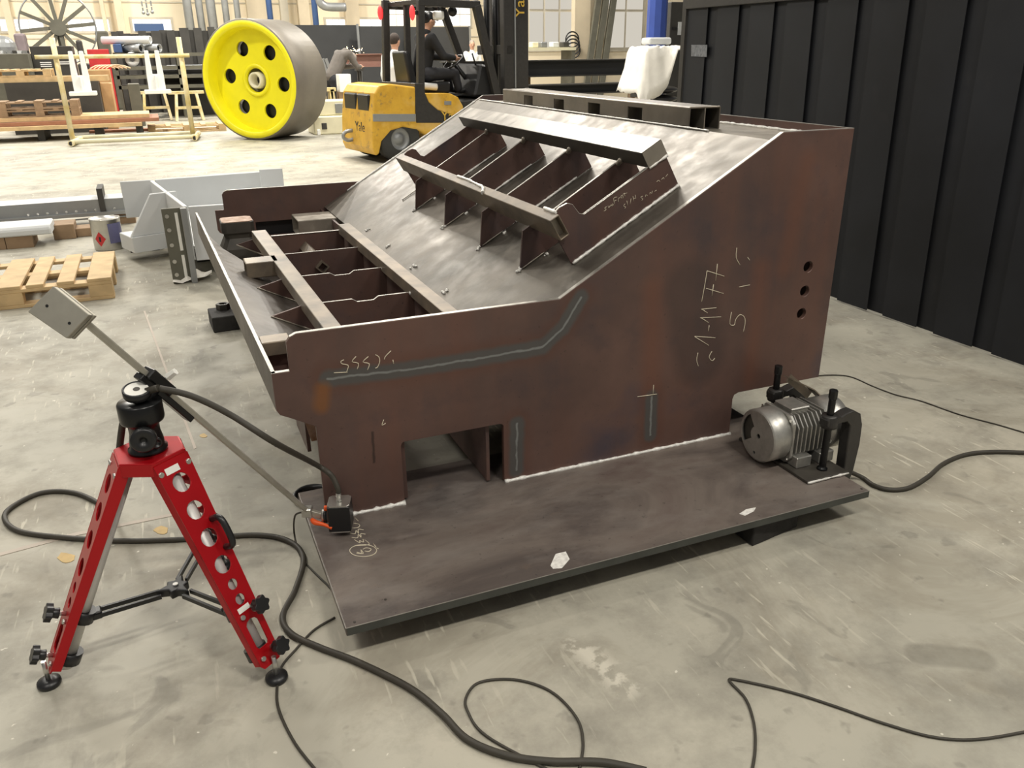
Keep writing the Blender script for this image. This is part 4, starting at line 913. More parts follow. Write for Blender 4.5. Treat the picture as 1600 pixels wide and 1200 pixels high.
def wrap(name, a0, a1, z0, z1, mt, dia=False):
    P = []; n = 10
    for i in range(n+1):
        t = i/n; a = base_a+a0+(a1-a0)*t; h = (1-abs(2*t-1)) if dia else 1; zm = (z0+z1)/2
        for zz in (zm-(zm-z0)*h, zm+(z1-zm)*h): P.append((cn.x+(cr+.0012)*math.cos(a), cn.y+(cr+.0012)*math.sin(a), zz))
    G().add(P, [(2*i, 2*i+2, 2*i+3, 2*i+1) for i in range(n)], True).build(name, mt, can)
wrap('blue_label', .1, 1.3, .06, .22, plain('label_blue', S(104, 104, 140), .5)); wrap('warning_diamond', -.95, -.15, .04, .16, M['redp'], True)
wrap('flame_mark', -.62, -.48, .08, .12, M['black'])
# ------------------------------------------------------------------ pale grey weldment
HG = .505
gw = thing('grey_weldment', 'pale grey painted steel weldment with gusset plates behind the front plate', 'weldment', fl(270, 400))
def vpl(name, a, b, zt_, zb_, t=.02, mt='palepaint', bev=.004):
    pa, pb = fl(*a, zt_), fl(*b, zt_); d = (pb-pa); d.z = 0; s = Vector((-d.y, d.x, 0)).normalized()*t
    g = G().hexa([(pa.x, pa.y, zb_), (pb.x, pb.y, zb_), (pb.x+s.x, pb.y+s.y, zb_), (pa.x+s.x, pa.y+s.y, zb_), (pa.x, pa.y, zt_), (pb.x, pb.y, zt_), (pb.x+s.x, pb.y+s.y, zt_), (pa.x+s.x, pa.y+s.y, zt_)])
    return g.build(name, M[mt], gw, bev)
vpl('side_wall', (293, 322), (240, 282), HG, .12, .03)
vpl('back_wall', (242, 281), (440, 266), HG, .12, .03)
vpl('front_wall', (294, 323), (470, 312), HG, .12, .03)
vpl('flange_plate', (187, 284), (238, 281), HG, .2)
pa = fl(234, 303, HG); pb = fl(260, 300, HG); d = (pb-pa).normalized(); lw = .34
G().prism([(-.2, .2), (.2, .2), (.2, HG), (.0, HG)], (pa.x, pa.y, 0), (d.x, d.y, 0), EZ, (-d.y, d.x, 0), -.012, .012).build('gusset', M['palepaint'], gw, .004)
G().prism([(-.2, .08), (.24, .08), (.24, .2), (-.2, .2)], (pa.x, pa.y, 0), (d.x, d.y, 0), EZ, (-d.y, d.x, 0), -.03, .25).build('base_box', M['palepaint'], gw, .004)
c1_ = fl(240, 282, HG); c2_ = fl(293, 322, HG); c3_ = fl(470, 312, HG); c4_ = fl(440, 266, HG)
G().prism([(c.x, c.y) for c in (c1_, c2_, c3_, c4_)], (0, 0, 0), EX, EY, EZ, .2, .22).build('floor_plate', M['palepaint'], gw)
vpl('end_plate', (405, 265), (441, 263), HG+.08, .12, .02)
for x in (415, 434):
    p = fl(x, 272, HG); G().cyl(p+Vector((0, -.05, .0)), p+Vector((0, -.01, .0)), .035, n=14).build('bolt_hole', M['steelgrey'], gw)
for a_ in ((225, 395), (330, 410)): p = fl(*a_); tag(G().mm(p.x-.1, p.x+.12, p.y+.05, p.y+.3, 0, .1).build('timber_block', M['wood_black']), 'dark timber block under the pale grey weldment', 'wood block', 'dark blocks under the grey weldment')
q0 = fl(288, 442); rl_ = thing('slotted_rail', 'dark steel rail with pale slots standing against the grey weldment', 'steel rail', q0)
Hr = onY(275, 325, q0.y).z
G().mm(q0.x-.07, q0.x+.09, q0.y, q0.y+.03, 0, Hr).build('rail_plate', M['rackgreen'], rl_, .003); G().mm(q0.x+.05, q0.x+.09, q0.y-.04, q0.y, 0, Hr).build('rail_flange', M['steelgrey'], rl_, .003)
for z0, z1 in ((.02*Hr, .38*Hr), (.44*Hr, .94*Hr)): G().mm(q0.x+.01, q0.x+.03, q0.y-.003, q0.y, z0, z1).build('slot_strip', M['white'], rl_)
for z in (.12, .3, .52, .72, .9): G().cyl((q0.x-.04, q0.y-.006, z*Hr), (q0.x-.04, q0.y, z*Hr), .014, n=10).build('rail_hole', M['alu'], rl_)
# crumpled foil
q0 = fl(300, 437); P = []; random.seed(3)
for j in range(5):
    for i in range(6): P.append((q0.x-.12+.05*i+random.uniform(-.015, .015), q0.y-.1+.045*j+random.uniform(-.015, .015), .002+random.uniform(0, .055)))
tag(G().add(P, [(j*6+i, j*6+i+1, (j+1)*6+i+1, (j+1)*6+i) for j in range(4) for i in range(5)]).build('crumpled_foil', M['plasticw']), 'crumpled pale foil lying on the floor beside the slotted rail', 'foil')
# ------------------------------------------------------------------ forklift
FQ = fl(622, 254); FU = Vector((math.sin(math.radians(80)), math.cos(math.radians(80)), 0)); FV = Vector((-FU.y, FU.x, 0)); FWD = 1.15
def fs(px, py, w_=0.):   # picture point on the truck's lengthwise plane w_ metres from its near side -> (u, z)
    d = ray(px, py); o = FQ+FV*w_; t = (o-CAM).dot(FV)/d.dot(FV); P = CAM+d*t; return ((P-FQ).dot(FU), P.z)
def fp3(u, w_, z): return FQ+FU*u+FV*w_+Vector((0, 0, z))
def wornyellow():
    m = MT('worn_truck_yellow'); a = m.noise(5, 6, .65); b = m.noise(1.6, 4)
    c = m.ramp(a, [(.35, S(196, 150, 44)), (.6, S(214, 168, 54))]); c = m.mix(m.rng(m.noise(7, 7, .7), .58, .66, 0, .7), c, S(112, 98, 74)); c = m.mix(m.rng(b, .6, .7, 0, .35), c, S(232, 204, 140)); m.col(c).set(.45); return m.m
M['truck'] = wornyellow()
fk = thing('forklift_truck', 'worn yellow forklift with black overhead guard and mast, seen from behind', 'forklift', FQ+FV*.6)
def fpr(pts, w0, w1, name, mt, bev=0., par=None, seg=3):
    P = [fs(*p) for p in pts]; return G().prism(P, FQ, FU, EZ, FV, w0, w1).build(name, M[mt], par or fk, bev, seg)
cwt = fpr([(650, 136), (610, 131), (592, 134), (585, 146), (582, 190), (583, 232), (588, 244), (593, 240), (597, 220), (610, 205), (630, 199), (652, 203), (668, 213), (690, 213), (690, 188), (650, 178)], 0, FWD, 'counterweight', 'truck', .05)
fpr([(583, 178), (650, 178), (650, 190), (583, 190)], -.004, FWD+.004, 'grey_band', 'steelgrey', .01)
# rear grille opening
u0 = fs(584, 150)[0]; zg0, zg1 = fs(584, 176)[1], fs(584, 148)[1]
for w0, w1 in ((.14, .54), (.6, FWD-.12)): 
    g = G(); g.hexa([fp3(u0-.03, w0, zg0), fp3(u0+.05, w0, zg0), fp3(u0+.05, w1, zg0), fp3(u0-.03, w1, zg0), fp3(u0-.03, w0, zg1), fp3(u0+.05, w0, zg1), fp3(u0+.05, w1, zg1), fp3(u0-.03, w1, zg1)]); g.build('rear_grille', M['black'], fk, .02)
g = G(); g.hexa([fp3(u0-.06, .15, .22), fp3(u0+.02, .15, .22), fp3(u0+.02, .5, .22), fp3(u0-.06, .5, .22), fp3(u0-.06, .15, .34), fp3(u0+.02, .15, .34), fp3(u0+.02, .5, .34), fp3(u0-.06, .5, .34)]); g.build('rear_step', M['black'], fk, .01)
G().tube([fp3(u0-.02, .75, .42), fp3(u0-.16, .75, .4), fp3(u0-.2, .75, .33), fp3(u0-.13, .75, .28), fp3(u0-.02, .75, .3)], .028, 8, 5).build('tow_hook', M['steelgrey'], fk)
def txt(s, P, ex_, ey_, h, mt, par, name='lettering'):
    c = bpy.data.curves.new('t', 'FONT'); c.body = s; c.size = h; c.extrude = .003; o = bpy.data.objects.new('t', c); COL.objects.link(o)
    bpy.context.view_layer.update(); me = bpy.data.meshes.new_from_object(o.evaluated_get(bpy.context.evaluated_depsgraph_get())); bpy.data.objects.remove(o)
    ex_ = Vector(ex_).normalized(); ey_ = Vector(ey_).normalized(); ez_ = ex_.cross(ey_)
    for v in me.vertices: v.co = Vector(P)+ex_*v.co.x+ey_*v.co.y+ez_*v.co.z
    me.materials.clear(); me.materials.append(mt); q = bpy.data.objects.new(name, me); COL.objects.link(q); q.parent = par; q.matrix_parent_inverse = wm(par).inverted(); return q
M['letter_d'] = plain('dark_letter', S(48, 42, 34), .6); M['letter_y'] = plain('gold_letter', S(196, 160, 60), .6)
txt('Yale', fp3(u0-.052, .62, .42), -FV, (0, 0, 1), .2, M['letter_d'], fk)
txt('Yale', fp3(fs(689, 189)[0], -.012, fs(689, 189)[1]), FU, (0, 0, 1), .2, M['letter_y'], fk)
# black sweep behind the hood, yellow quarter, sill and wheels
fpr([(648, 130), (662, 130), (664, 146), (670, 160), (684, 172), (706, 180), (740, 184), (740, 192), (650, 192)], -.006, FWD+.006, 'black_sweep', 'castiron', .01)
fpr([(664, 146), (704, 146), (716, 152), (724, 166), (724, 182), (706, 180), (684, 172), (670, 160)], .0, FWD, 'cowl', 'truck', .015)
fpr([(694, 158), (705, 158), (705, 164), (694, 164)], -.008, .0, 'latch', 'steelgrey', .004)
fpr([(652, 192), (800, 192), (800, 225), (668, 225), (664, 210)], .02, FWD-.02, 'chassis', 'truck', .02)
fpr([(720, 160), (790, 150), (800, 192), (724, 192)], .05, FWD-.05, 'floor_pan', 'castiron', .01)
M['tyre'] = plain('tyre_rubber', S(52, 52, 50), .75, 0, .15, 8)
def fwheel(u, w_, r, wd):
    c = fp3(u, w_, r); t = G().lathe([(r*.48, -wd/2), (r*.9, -wd/2), (r, -wd/2+.03), (r, wd/2-.03), (r*.9, wd/2), (r*.55, wd/2)], c, FV, 32).build('tyre', M['tyre'], fk)
    G().lathe([(0, -wd*.3), (r*.2, -wd*.32), (r*.25, -wd*.2), (r*.42, -wd*.25), (r*.5, -wd*.42), (r*.57, wd*.42), (0, wd*.45)], c, FV, 24).build('wheel_rim', M['steelgrey'], t)
ru = fs(628, 236)[0]
for w_ in (.12, FWD-.12): fwheel(ru, w_, .32, .22)
for w_ in (.1, FWD-.1): fwheel(ru+1.75, w_, .4, .26)
G().cyl(fp3(ru, .1, .32), fp3(ru, FWD-.1, .32), .05).build('axle', M['castiron'], fk); G().cyl(fp3(ru+1.75, .1, .4), fp3(ru+1.75, FWD-.1, .4), .06).build('axle', M['castiron'], fk)
G().hexa([fp3(ru-.3, .26, .28), fp3(ru+.3, .26, .28), fp3(ru+.3, FWD-.26, .28), fp3(ru-.3, FWD-.26, .28), fp3(ru-.3, .26, .8), fp3(ru+.3, .26, .8), fp3(ru+.3, FWD-.26, .8), fp3(ru-.3, FWD-.26, .8)]).build('engine_block', M['black'], fk)
# overhead guard
def pole(a, wa, b, wb, th, name='guard_post', mt='castiron'):
    A_ = fs(*a, wa); B_ = fs(*b, wb); return G().bar(fp3(A_[0], wa, A_[1]), fp3(B_[0], wb, B_[1]), th, th*1.2, FU).build(name, M[mt], fk, .008)
ZG = fs(655, 3, .05)[1]
pole((657, 0), .05, (657, 190), .05, .085)
pole((602, 0), FWD-.05, (604, 132), FWD-.05, .085)
pole((635, 2), .6, (638, 134), .6, .07, 'exhaust_stack')
pole((744, 8), .05, (776, 150), .05, .095); pole((692, 16), FWD-.05, (722, 98), FWD-.05, .09)
un, uf = fs(657, 0, .05)[0], fs(744, 8, .05)[0]
for w_ in (.05, FWD-.05): G().bar(fp3(un-.05, w_, ZG), fp3(uf+.05, w_, ZG-.02), .09, .1).build('guard_rail', M['castiron'], fk, .01)
for k in range(7):
    u = un+(uf-un)*k/6; G().bar(fp3(u, .02, ZG+.01), fp3(u, FWD-.02, ZG+.01), .06, .06).build('guard_slat', M['castiron'], fk, .006)
M['taillamp'] = emit('tail_lamp', (1, .03, .03, 1), 2.5)
for px, w_ in ((594, FWD-.05), (644, .05)):
    u, z = fs(px, 20, w_); G().ball(fp3(u, w_, z), .05, 12, (.8, .8, 2)).build('tail_lamp', M['taillamp'], fk); G().bar(fp3(u, w_, z), fp3(u+.1, w_, z), .04, .05).build('lamp_bracket', M['black'], fk)
u, z = fs(685, 24, .3); G().box(fp3(u, .3, z), (.16, .1, .12)).build('work_lamp', M['whitep'], fk, .03, 3); G().bar(fp3(u, .3, z), fp3(u, .3, ZG), .03, .03, FU).build('lamp_bracket', M['black'], fk)
u, z = fs(707, 18, .3); G().ball(fp3(u, .3, z), .07, 12).build('mirror', M['black'], fk); G().bar(fp3(u, .3, z), fp3(u, .3, ZG), .02, .02, FU).build('mirror_arm', M['black'], fk)
# mast
for (x0, x1, w_, t_) in ((788, 826, .12, .12), (770, 784, FWD-.25, .12)):
    ua = fs(x0, 90, w_)[0]; ub = fs(x1, 90, w_)[0]
    g = G(); g.hexa([fp3(ua, w_, .1), fp3(ub, w_, .1), fp3(ub, w_+t_, .1), fp3(ua, w_+t_, .1), fp3(ua, w_, 3.4), fp3(ub, w_, 3.4), fp3(ub, w_+t_, 3.4), fp3(ua, w_+t_, 3.4)]); g.build('mast_channel', M['castiron'], fk, .01)
    G().bar(fp3((ua+ub)/2-.03, w_-.012, .2), fp3((ua+ub)/2-.03, w_-.012, 3.3), .02, .012, FV).build('mast_chain', M['steelgrey'], fk)
ua = fs(788, 90, .12)[0]
for z in (.5, 1.5, 2.5, 3.35): G().bar(fp3(ua+.1, .12, z), fp3(ua+.1, FWD-.15, z), .12, .14).build('mast_crossmember', M['castiron'], fk, .01)
for w_ in (.45, .7): G().cyl(fp3(ua+.05, w_, .4), fp3(ua+.05, w_, 3.2), .045, n=10).build('lift_cylinder', M['blackm'], fk)
p_ = fs(819, 28, .11); txt('Yale', fp3(p_[0], .108, p_[1]), (0, 0, 1), -FU, .24, M['letter_y'], fk)
# seat, wheel, dash
us = fs(668, 120, .55)[0]
g = G(); g.hexa([fp3(us-.28, .3, .9), fp3(us+.25, .3, .9), fp3(us+.25, .85, .9), fp3(us-.28, .85, .9), fp3(us-.28, .3, 1.05), fp3(us+.27, .3, 1.07), fp3(us+.27, .85, 1.07), fp3(us-.28, .85, 1.05)]); g.build('seat', M['black'], fk, .04, 3)
g = G(); g.hexa([fp3(us-.4, .32, 1.0), fp3(us-.26, .32, 1.0), fp3(us-.26, .83, 1.0), fp3(us-.4, .83, 1.0), fp3(us-.46, .36, 1.5), fp3(us-.36, .36, 1.5), fp3(us-.36, .8, 1.5), fp3(us-.46, .8, 1.5)]); g.build('seat_back', M['black'], fk, .04, 3)
u, z = fs(708, 97, .5); ax_ = (Vector((0, 0, 1))-FU*.7).normalized()
G().lathe([(.165+.014*math.cos(t), .014*math.sin(t)) for t in [2*math.pi*i/8 for i in range(8)]], fp3(u, .5, z), ax_, 28, True, close=True).build('steering_wheel', M['black'], fk)
G().cyl(fp3(u, .5, z), fp3(u+.35, .5, .95), .035, n=10).build('steering_column', M['black'], fk); G().bar(fp3(u, .34, z), fp3(u, .66, z), .03, .02).build('wheel_spoke', M['black'], fk)
g = G(); g.hexa([fp3(u+.12, .1, .85), fp3(u+.5, .1, .85), fp3(u+.5, FWD-.1, .85), fp3(u+.12, FWD-.1, .85), fp3(u+.25, .1, z-.02), fp3(u+.5, .1, z-.08), fp3(u+.5, FWD-.1, z-.08), fp3(u+.25, FWD-.1, z-.02)]); g.build('dash', M['black'], fk, .03)
for k in range(4): G().cyl(fp3(u+.22+.03*k, .2+.05*k, z-.05), fp3(u+.16+.03*k, .2+.05*k, z+.12), .012, n=8).build('lever', M['black'], fk)
g = G(); a_ = fs(642, 136, .3); g.tube([fp3(a_[0], .3, .97), fp3(a_[0]+.12, .28, 1.02), fp3(a_[0]+.4, .26, 1.0)], .05, 10, 5); g.build('air_hose', M['whitep'], fk)
# ------------------------------------------------------------------ people
M['skin'] = plain('skin', S(206, 160, 134), .6, 0, .05, 8)
def human(name, label, o, f, J, shirt, pants, hairm, cap=False, grip=None):
    e = thing(name, label, 'person', (o.x, o.y, 0)); o = Vector((o.x, o.y, 0)); f = Vector(f); f.z = 0; f.normalize(); r = Vector((f.y, -f.x, 0))
    T = {k: o+r*v[0]+f*v[1]+Vector((0, 0, v[2])) for k, v in J.items()}
    def chain(g, L):
        for a, ra, b, rb_ in L: g.cyl(T[a], T[b], ra, rb_, 12); g.ball(T[a], ra, 12); g.ball(T[b], rb_, 12)
    def fin(g, nm, mt, vox=.014):
        q = g.build(nm, mt, e); m = q.modifiers.new('skin', 'REMESH'); m.mode = 'VOXEL'; m.voxel_size = vox; m.use_smooth_shade = True
        s = q.modifiers.new('soft', 'SMOOTH'); s.iterations = 4; s.factor = .5; return q
    hdv = (T['head']-T['neck']).normalized(); fd = f if 'look' not in J else (r*J['look'][0]+f*J['look'][1]+Vector((0, 0, J['look'][2]))).normalized()
    fd = (fd-hdv*fd.dot(hdv)).normalized(); sdv = fd.cross(hdv)
    Rh = Matrix((sdv, fd, hdv)).transposed()
    b = G(); chain(b, [('chest', .13, 'pelvis', .125), ('neck', .055, 'chest', .09), ('neck', .052, 'head', .06), ('sl', .06, 'el', .042), ('el', .042, 'wl', .028), ('sr', .06, 'er', .042), ('er', .042, 'wr', .028), ('hl', .085, 'kl', .055), ('kl', .055, 'al', .036), ('hr', .085, 'kr', .055), ('kr', .055, 'ar', .036), ('sl', .06, 'sr', .06), ('hl', .09, 'hr', .09)])
    hc = T['head']+hdv*.05
    b.ball(hc, .1, 16, (.78, .95, 1.18), Rh); b.ball(hc+fd*.095-hdv*.015, .018, 8, (.8, 1, 1.4), Rh)
    for s_ in (-1, 1): b.ball(hc+sdv*(s_*.08)-fd*.005-hdv*.01, .026, 8, (.4, .8, 1.2), Rh)
    for s_, w_, el in (('l', 'wl', 'el'), ('r', 'wr', 'er')):
        d = (T[w_]-T[el]).normalized(); pc = T[w_]+d*.06; b.ball(pc, .045, 10, (.8, .8, 1.1)); sd_ = d.cross(Vector((0, 0, 1)))
        sd_ = (r if sd_.length < .2 else sd_).normalized(); dn = d.cross(sd_).normalized()
        for k in range(4):
            q0_ = pc+d*.03+sd_*((k-1.5)*.021); ln_ = (.07, .08, .075, .06)[k]; q1_ = q0_+d*ln_*.55; q2_ = q1_+(d*.6+dn*.6)*ln_*.5; b.tube([q0_, q1_, q2_], .0095, 6, 2)
        b.tube([pc-d*.01+sd_*.035, pc+d*.02+sd_*.055, pc+d*.05+sd_*.06], .011, 6, 2)
    fin(b, 'body', M['skin'], .011)
    s = G(); chain(s, [('chest', .155, 'pelvis', .145), ('chest', .12, 'neck', .075), ('sl', .078, 'el', .06), ('el', .06, 'wl', .046), ('sr', .078, 'er', .06), ('er', .06, 'wr', .046), ('sl', .08, 'chest', .12), ('sr', .08, 'chest', .12)]); fin(s, 'jacket', shirt, .016)
    p = G(); chain(p, [('hl', .11, 'kl', .075), ('kl', .075, 'al', .06), ('hr', .11, 'kr', .075), ('kr', .075, 'ar', .06), ('hl', .12, 'hr', .12), ('pelvis', .13, 'hl', .11), ('pelvis', .13, 'hr', .11)]); fin(p, 'trousers', pants, .016)
    for a in ('al', 'ar'): g = G(); g.ball(T[a]+f*.07-Vector((0, 0, .03)), .05, 12, (.9, 2.4, .9), Matrix((r, f, Vector((0, 0, 1)))).transposed()); fin(g, 'shoe', M['black'], .015)
    h = G(); h.ball(hc+hdv*.022-fd*.018, .102, 16, (.84, .95, 1.08), Rh)
    if cap: h.ball(hc+hdv*.05+fd*.1, .05, 10, (1.3, 1.2, .2), Rh)
    fin(h, 'cap' if cap else 'hair', hairm, .012)
    for s_ in (-1, 1): G().ball(hc+sdv*(s_*.032)+fd*.09+hdv*.01, .01, 8).build('eye', M['black'], e)
    G().bar(hc+fd*.086-hdv*.058-sdv*.022, hc+fd*.086-hdv*.058+sdv*.022, .008, .008).build('mouth', plain('lips', S(160, 100, 92), .6), e)
    return e
M['jacket_d'] = plain('dark_jacket', S(34, 34, 36), .8, 0, .15, 10); M['trous_d'] = plain('dark_trousers', S(40, 40, 44), .8, 0, .15, 10)
M['shirt_w'] = plain('white_shirt', S(244, 244, 242), .7, 0, .02, 8); M['coat_g'] = plain('grey_brown_coat', S(104, 98, 92), .8, 0, .15, 8); M['hair_d'] = plain('dark_hair', S(62, 52, 46), .8, 0, .2, 30); M['hair_g'] = plain('grey_hair', S(150, 140, 130), .8, 0, .2, 30)
stand = dict(head=(0, .02, 1.6), neck=(0, 0, 1.47), chest=(0, 0, 1.25), pelvis=(0, 0, .98), sl=(-.19, 0, 1.4), sr=(.19, 0, 1.4), el=(-.24, -.02, 1.12), er=(.24, -.02, 1.12), wl=(-.24, .06, .88), wr=(.24, .06, .88), hl=(-.09, 0, .92), hr=(.09, 0, .92), kl=(-.1, .02, .5), kr=(.1, .02, .5), al=(-.1, 0, .09), ar=(.1, 0, .09))
human('person', 'person in a white shirt standing behind the forklift, seen from the back', atd(617, 90, 13.6), (.8, .6, 0), stand, M['shirt_w'], M['trous_d'], M['hair_d'])
human('person', 'person with light hair and pale shirt standing far behind the steering wheel', atd(738, 90, 24), (-.2, -1, 0), stand, M['shirt_w'], M['trous_d'], M['hair_g'])
su, sz_ = fs(668, 120, .575)[0], 1.12
do = fp3(su-.05, .575, 0)
sit = dict(head=(0, .1, 1.86), neck=(0, .06, 1.74), chest=(0, .02, 1.5), pelvis=(0, -.05, 1.2), sl=(-.2, .04, 1.67), sr=(.2, .04, 1.67), el=(-.26, .2, 1.42), er=(.26, .2, 1.42), wl=(-.16, .42, 1.4), wr=(.16, .42, 1.4), hl=(-.1, 0, 1.17), hr=(.1, 0, 1.17), kl=(-.14, .44, 1.18), kr=(.14, .44, 1.18), al=(-.14, .5, .96), ar=(.14, .5, .96), look=(0, 1, -.1))
human('person', 'person in black jacket and black cap driving the forklift', do, FU, sit, M['jacket_d'], M['trous_d'], M['black'], True)
bend = dict(stand); bend.update(head=(0, .5, 1.42), neck=(0, .4, 1.5), chest=(0, .26, 1.38), pelvis=(0, 0, 1.02), sl=(-.19, .34, 1.46), sr=(.19, .34, 1.46), el=(-.22, .5, 1.2), er=(.22, .5, 1.2), wl=(-.1, .68, 1.2), wr=(.1, .68, 1.2), hl=(-.09, 0, .95), hr=(.09, 0, .95), look=(0, .5, -1))
human('person', 'person in grey-brown work clothes and cap bending over a steel beam', atd(517, 100, 16.9), (.9, .44, 0), bend, M['coat_g'], M['trous_d'], M['hair_g'], True)
# beam being ground, with sparks
r = rect(541, 84, 604, 105, 16.3, .25)
wb_ = thing('work_beam', 'reddish primed steel beam on trestles under the bending person', 'steel beam', ((r[0]+r[1])/2, 16.3, 0))
G().mm(r[0], r[1]+.6, 16.3, 16.34, r[4], r[5]).build('web', M['redplate'], wb_); G().mm(r[0], r[1]+.6, 16.22, 16.5, r[5]-.02, r[5]).build('flange', M['redplate'], wb_); G().mm(r[0], r[1]+.6, 16.22, 16.5, r[4], r[4]+.02).build('flange', M['redplate'], wb_)
for x in (r[0]+.35, r[1]+.2):
    t_ = thing('trestle', 'dark steel trestle carrying the reddish beam', 'trestle', (x, 16.36, 0), 'trestles under the reddish beam')
    G().mm(x-.05, x+.05, 16.15, 16.6, r[4]-.08, r[4]).build('trestle_top', M['darkgrey'], t_)
    for y in (16.18, 16.56): G().bar((x, y, 0), (x, 16.36+(y-16.36)*.5, r[4]-.08), .05, .05, (1, 0, 0)).build('leg', M['darkgrey'], t_)
M['spark'] = emit('sparks', (1, .75, .4, 1), 12); g = G(); random.seed(5)
for _ in range(26): p = onY(random.gauss(556, 7), random.gauss(79, 3.5), 16.2); g.ball(p, random.uniform(.005, .014), 6)
o = g.build('grinding_sparks', M['spark']); tag(o, 'bright orange grinding sparks above the reddish beam', 'sparks'); o['kind'] = 'stuff'
for q_ in bpy.data.objects:
    if q_.parent is None and q_.name.split('.')[0] in ('work_beam', 'trestle', 'grinding_sparks'): q_.location.y += .32
# cream machine block, yellow jig and white crate behind the roller
c0 = fl(520, 210); e = thing('cream_machine', 'cream painted machine block on the floor beside the forklift', 'machine', c0)
def ebox(dx0, dx1, dy0, dy1, z0, z1, nm, mt, bev=.02): G().mm(c0.x+dx0, c0.x+dx1, c0.y+dy0, c0.y+dy1, z0, z1).build(nm, M[mt], e, bev)
ebox(-.35, .55, .0, .7, 0, .34, 'base', 'cream'); ebox(-.22, .5, .15, .65, .34, .62, 'top_box', 'cream'); ebox(.12, .3, .135, .15, .38, .56, 'hatch', 'steelgrey', .004); ebox(-.2, -.1, -.01, 0, .1, .22, 'vent', 'darkgrey', .004)
for dx in (-.3, .5): ebox(dx, dx+.06, -.03, .05, 0, .1, 'lug', 'whitep', .005)
r = rect(506, 140, 528, 190, 15.1, .5); e = thing('yellow_jig', 'pale yellow angular jig behind the cream machine', 'jig', ((r[0]+r[1])/2, 15.1, 0))
for a, b in (((r[0], 0), (r[0]+.05, r[5])), ((r[1], 0), (r[1]-.08, r[5])), ((r[0]+.16, r[5]*.35), (r[1]-.1, r[5]*.95)), ((r[0], r[5]), (r[1], r[5]))): G().bar((a[0], 15.25, a[1]), (b[0], 15.25, b[1]), .07, .2, (0, 1, 0)).build('jig_plate', M['yellowpipe'], e)
r = rect(530, 116, 549, 144, 15.1, .5); tag(G().mm(r[0], r[1], 15.1, 15.38, r[4], r[5]).build('white_crate', M['whitep'], None, .01), 'white box standing on a wooden pedestal beside the yellow jig', 'box'); tag(G().mm(r[0]-.02, r[1]+.05, 15.12, 15.36, 0, r[4]).build('box_pedestal', M['woodold']), 'brown wooden pedestal under the white box', 'pedestal')
r = rect(495, 92, 521, 128, 19, .4); e = thing('tooth_rack', 'grey rack with slanted bars behind the roller', 'rack', ((r[0]+r[1])/2, 19, 0))
for k in range(6): x = r[0]+(r[1]-r[0])*k/5; G().bar((x, 19.1, r[4]), (x-.15, 19.1, r[5]), .09, .04, (0, 1, 0)).build('bar', M['steelgrey'], e)
G().mm(r[0]-.1, r[1]+.1, 19, 19.25, r[4]-.1, r[4]).build('shelf', M['rackgreen'], e)
for x in (r[0]-.05, r[1]): G().mm(x, x+.06, 19.02, 19.2, 0, r[4]-.1).build('leg', M['rackgreen'], e)
# ------------------------------------------------------------------ storage clutter at the left
def stack(name, px0, py0, px1, py1, Y, t, mt, label, cat, z0=None, grp=None, bev=.01):
    return tag(rb(px0, py0, px1, py1, Y, t, z0).build(name, M[mt], None, bev), label, cat, grp)
# boards on bearers
zb0_ = onY(100, 199, 15.6).z
for k, (x0, x1, mt) in enumerate(((-40, 222, 'wood'), (-40, 250, 'woodred'), (-20, 236, 'wood'))):
    r = rect(x0, 190, x1, 200, 15.6, .1); z = zb0_+.07*k
    tag(G().mm(r[0], r[1], 15.6+.12*k, 16.9, z-.03, z+.035).build('timber_board', M[mt]), ['long yellow-edged board at the bottom of the board stack', 'reddish board in the middle of the board stack', 'pale board on top of the board stack'][k], 'board')
for x in (-30, 60, 150, 215): p = onY(x, 215, 15.8); tag(G().mm(p.x, p.x+.12, 15.75, 16.8, 0, zb0_-.03).build('bearer', M['darkgrey']), 'dark bearer on the floor under the board stack', 'bearer', 'bearers under the board stack')
zs = zb0_+.07*2+.035
xpal = onY(62, 178, 15.9).x
for k in range(2): pallet('pallet', (xpal, 16.25, zs+.144*k), 0, ['brown weathered pallet lying on the board stack', 'brown weathered pallet on top of another pallet on the board stack'][k], M['woodold'], 1.35, .6, None, 5)
r = rect(10, 128, 156, 166, 17.4, .8); e = thing('steel_bin', 'black sheet steel bin behind the stacked pallets', 'bin', ((r[0]+r[1])/2, 17.4, 0))
for q in ((r[0], r[1], 17.4, 17.44), (r[0], r[1], 18.2, 18.24), (r[0], r[0]+.04, 17.44, 18.2), (r[1]-.04, r[1], 17.44, 18.2)): G().mm(q[0], q[1], q[2], q[3], .05, r[5]).build('bin_wall', M['darkgrey'], e)
G().mm(r[0], r[1], 17.4, 18.24, 0, .05).build('bin_floor', M['darkgrey'], e)
zr = r[5]
tag(G().mm(r[0]-.5, r[1]+.2, 17.45, 17.65, zr, zr+.1).build('timber_beam', M['wood']), 'pale timber beam lying across the black bin', 'timber'); tag(G().mm(r[0]-.5, r[1]+.2, 18.0, 18.2, zr, zr+.1).build('timber_beam', M['wood']), 'pale timber beam lying along the rear of the black bin', 'timber')
pallet('pallet', (onY(36, 118, 17.9).x, 17.85, zr+.1), 0, 'clean pale pallet lying on the timber beams over the black bin', M['wood'], 1.1, .75, None, 6)
r = rect(50, 72, 116, 116, 20, .7); e = thing('tool_trolley', 'black tool cabinet with pale slots behind the pallets', 'cabinet', ((r[0]+r[1])/2, 20, 0))
G().mm(r[0], r[1], 20, 20.7, 0, r[5]).build('cabinet_body', M['darkgrey'], e, .01)
for k in range(3): z = onY(70, 97+k*3, 20).z; G().mm(r[0]+.15, (r[0]+r[1])/2-.05, 19.99, 20, z-.02, z).build('slot', M['whitep'], e)
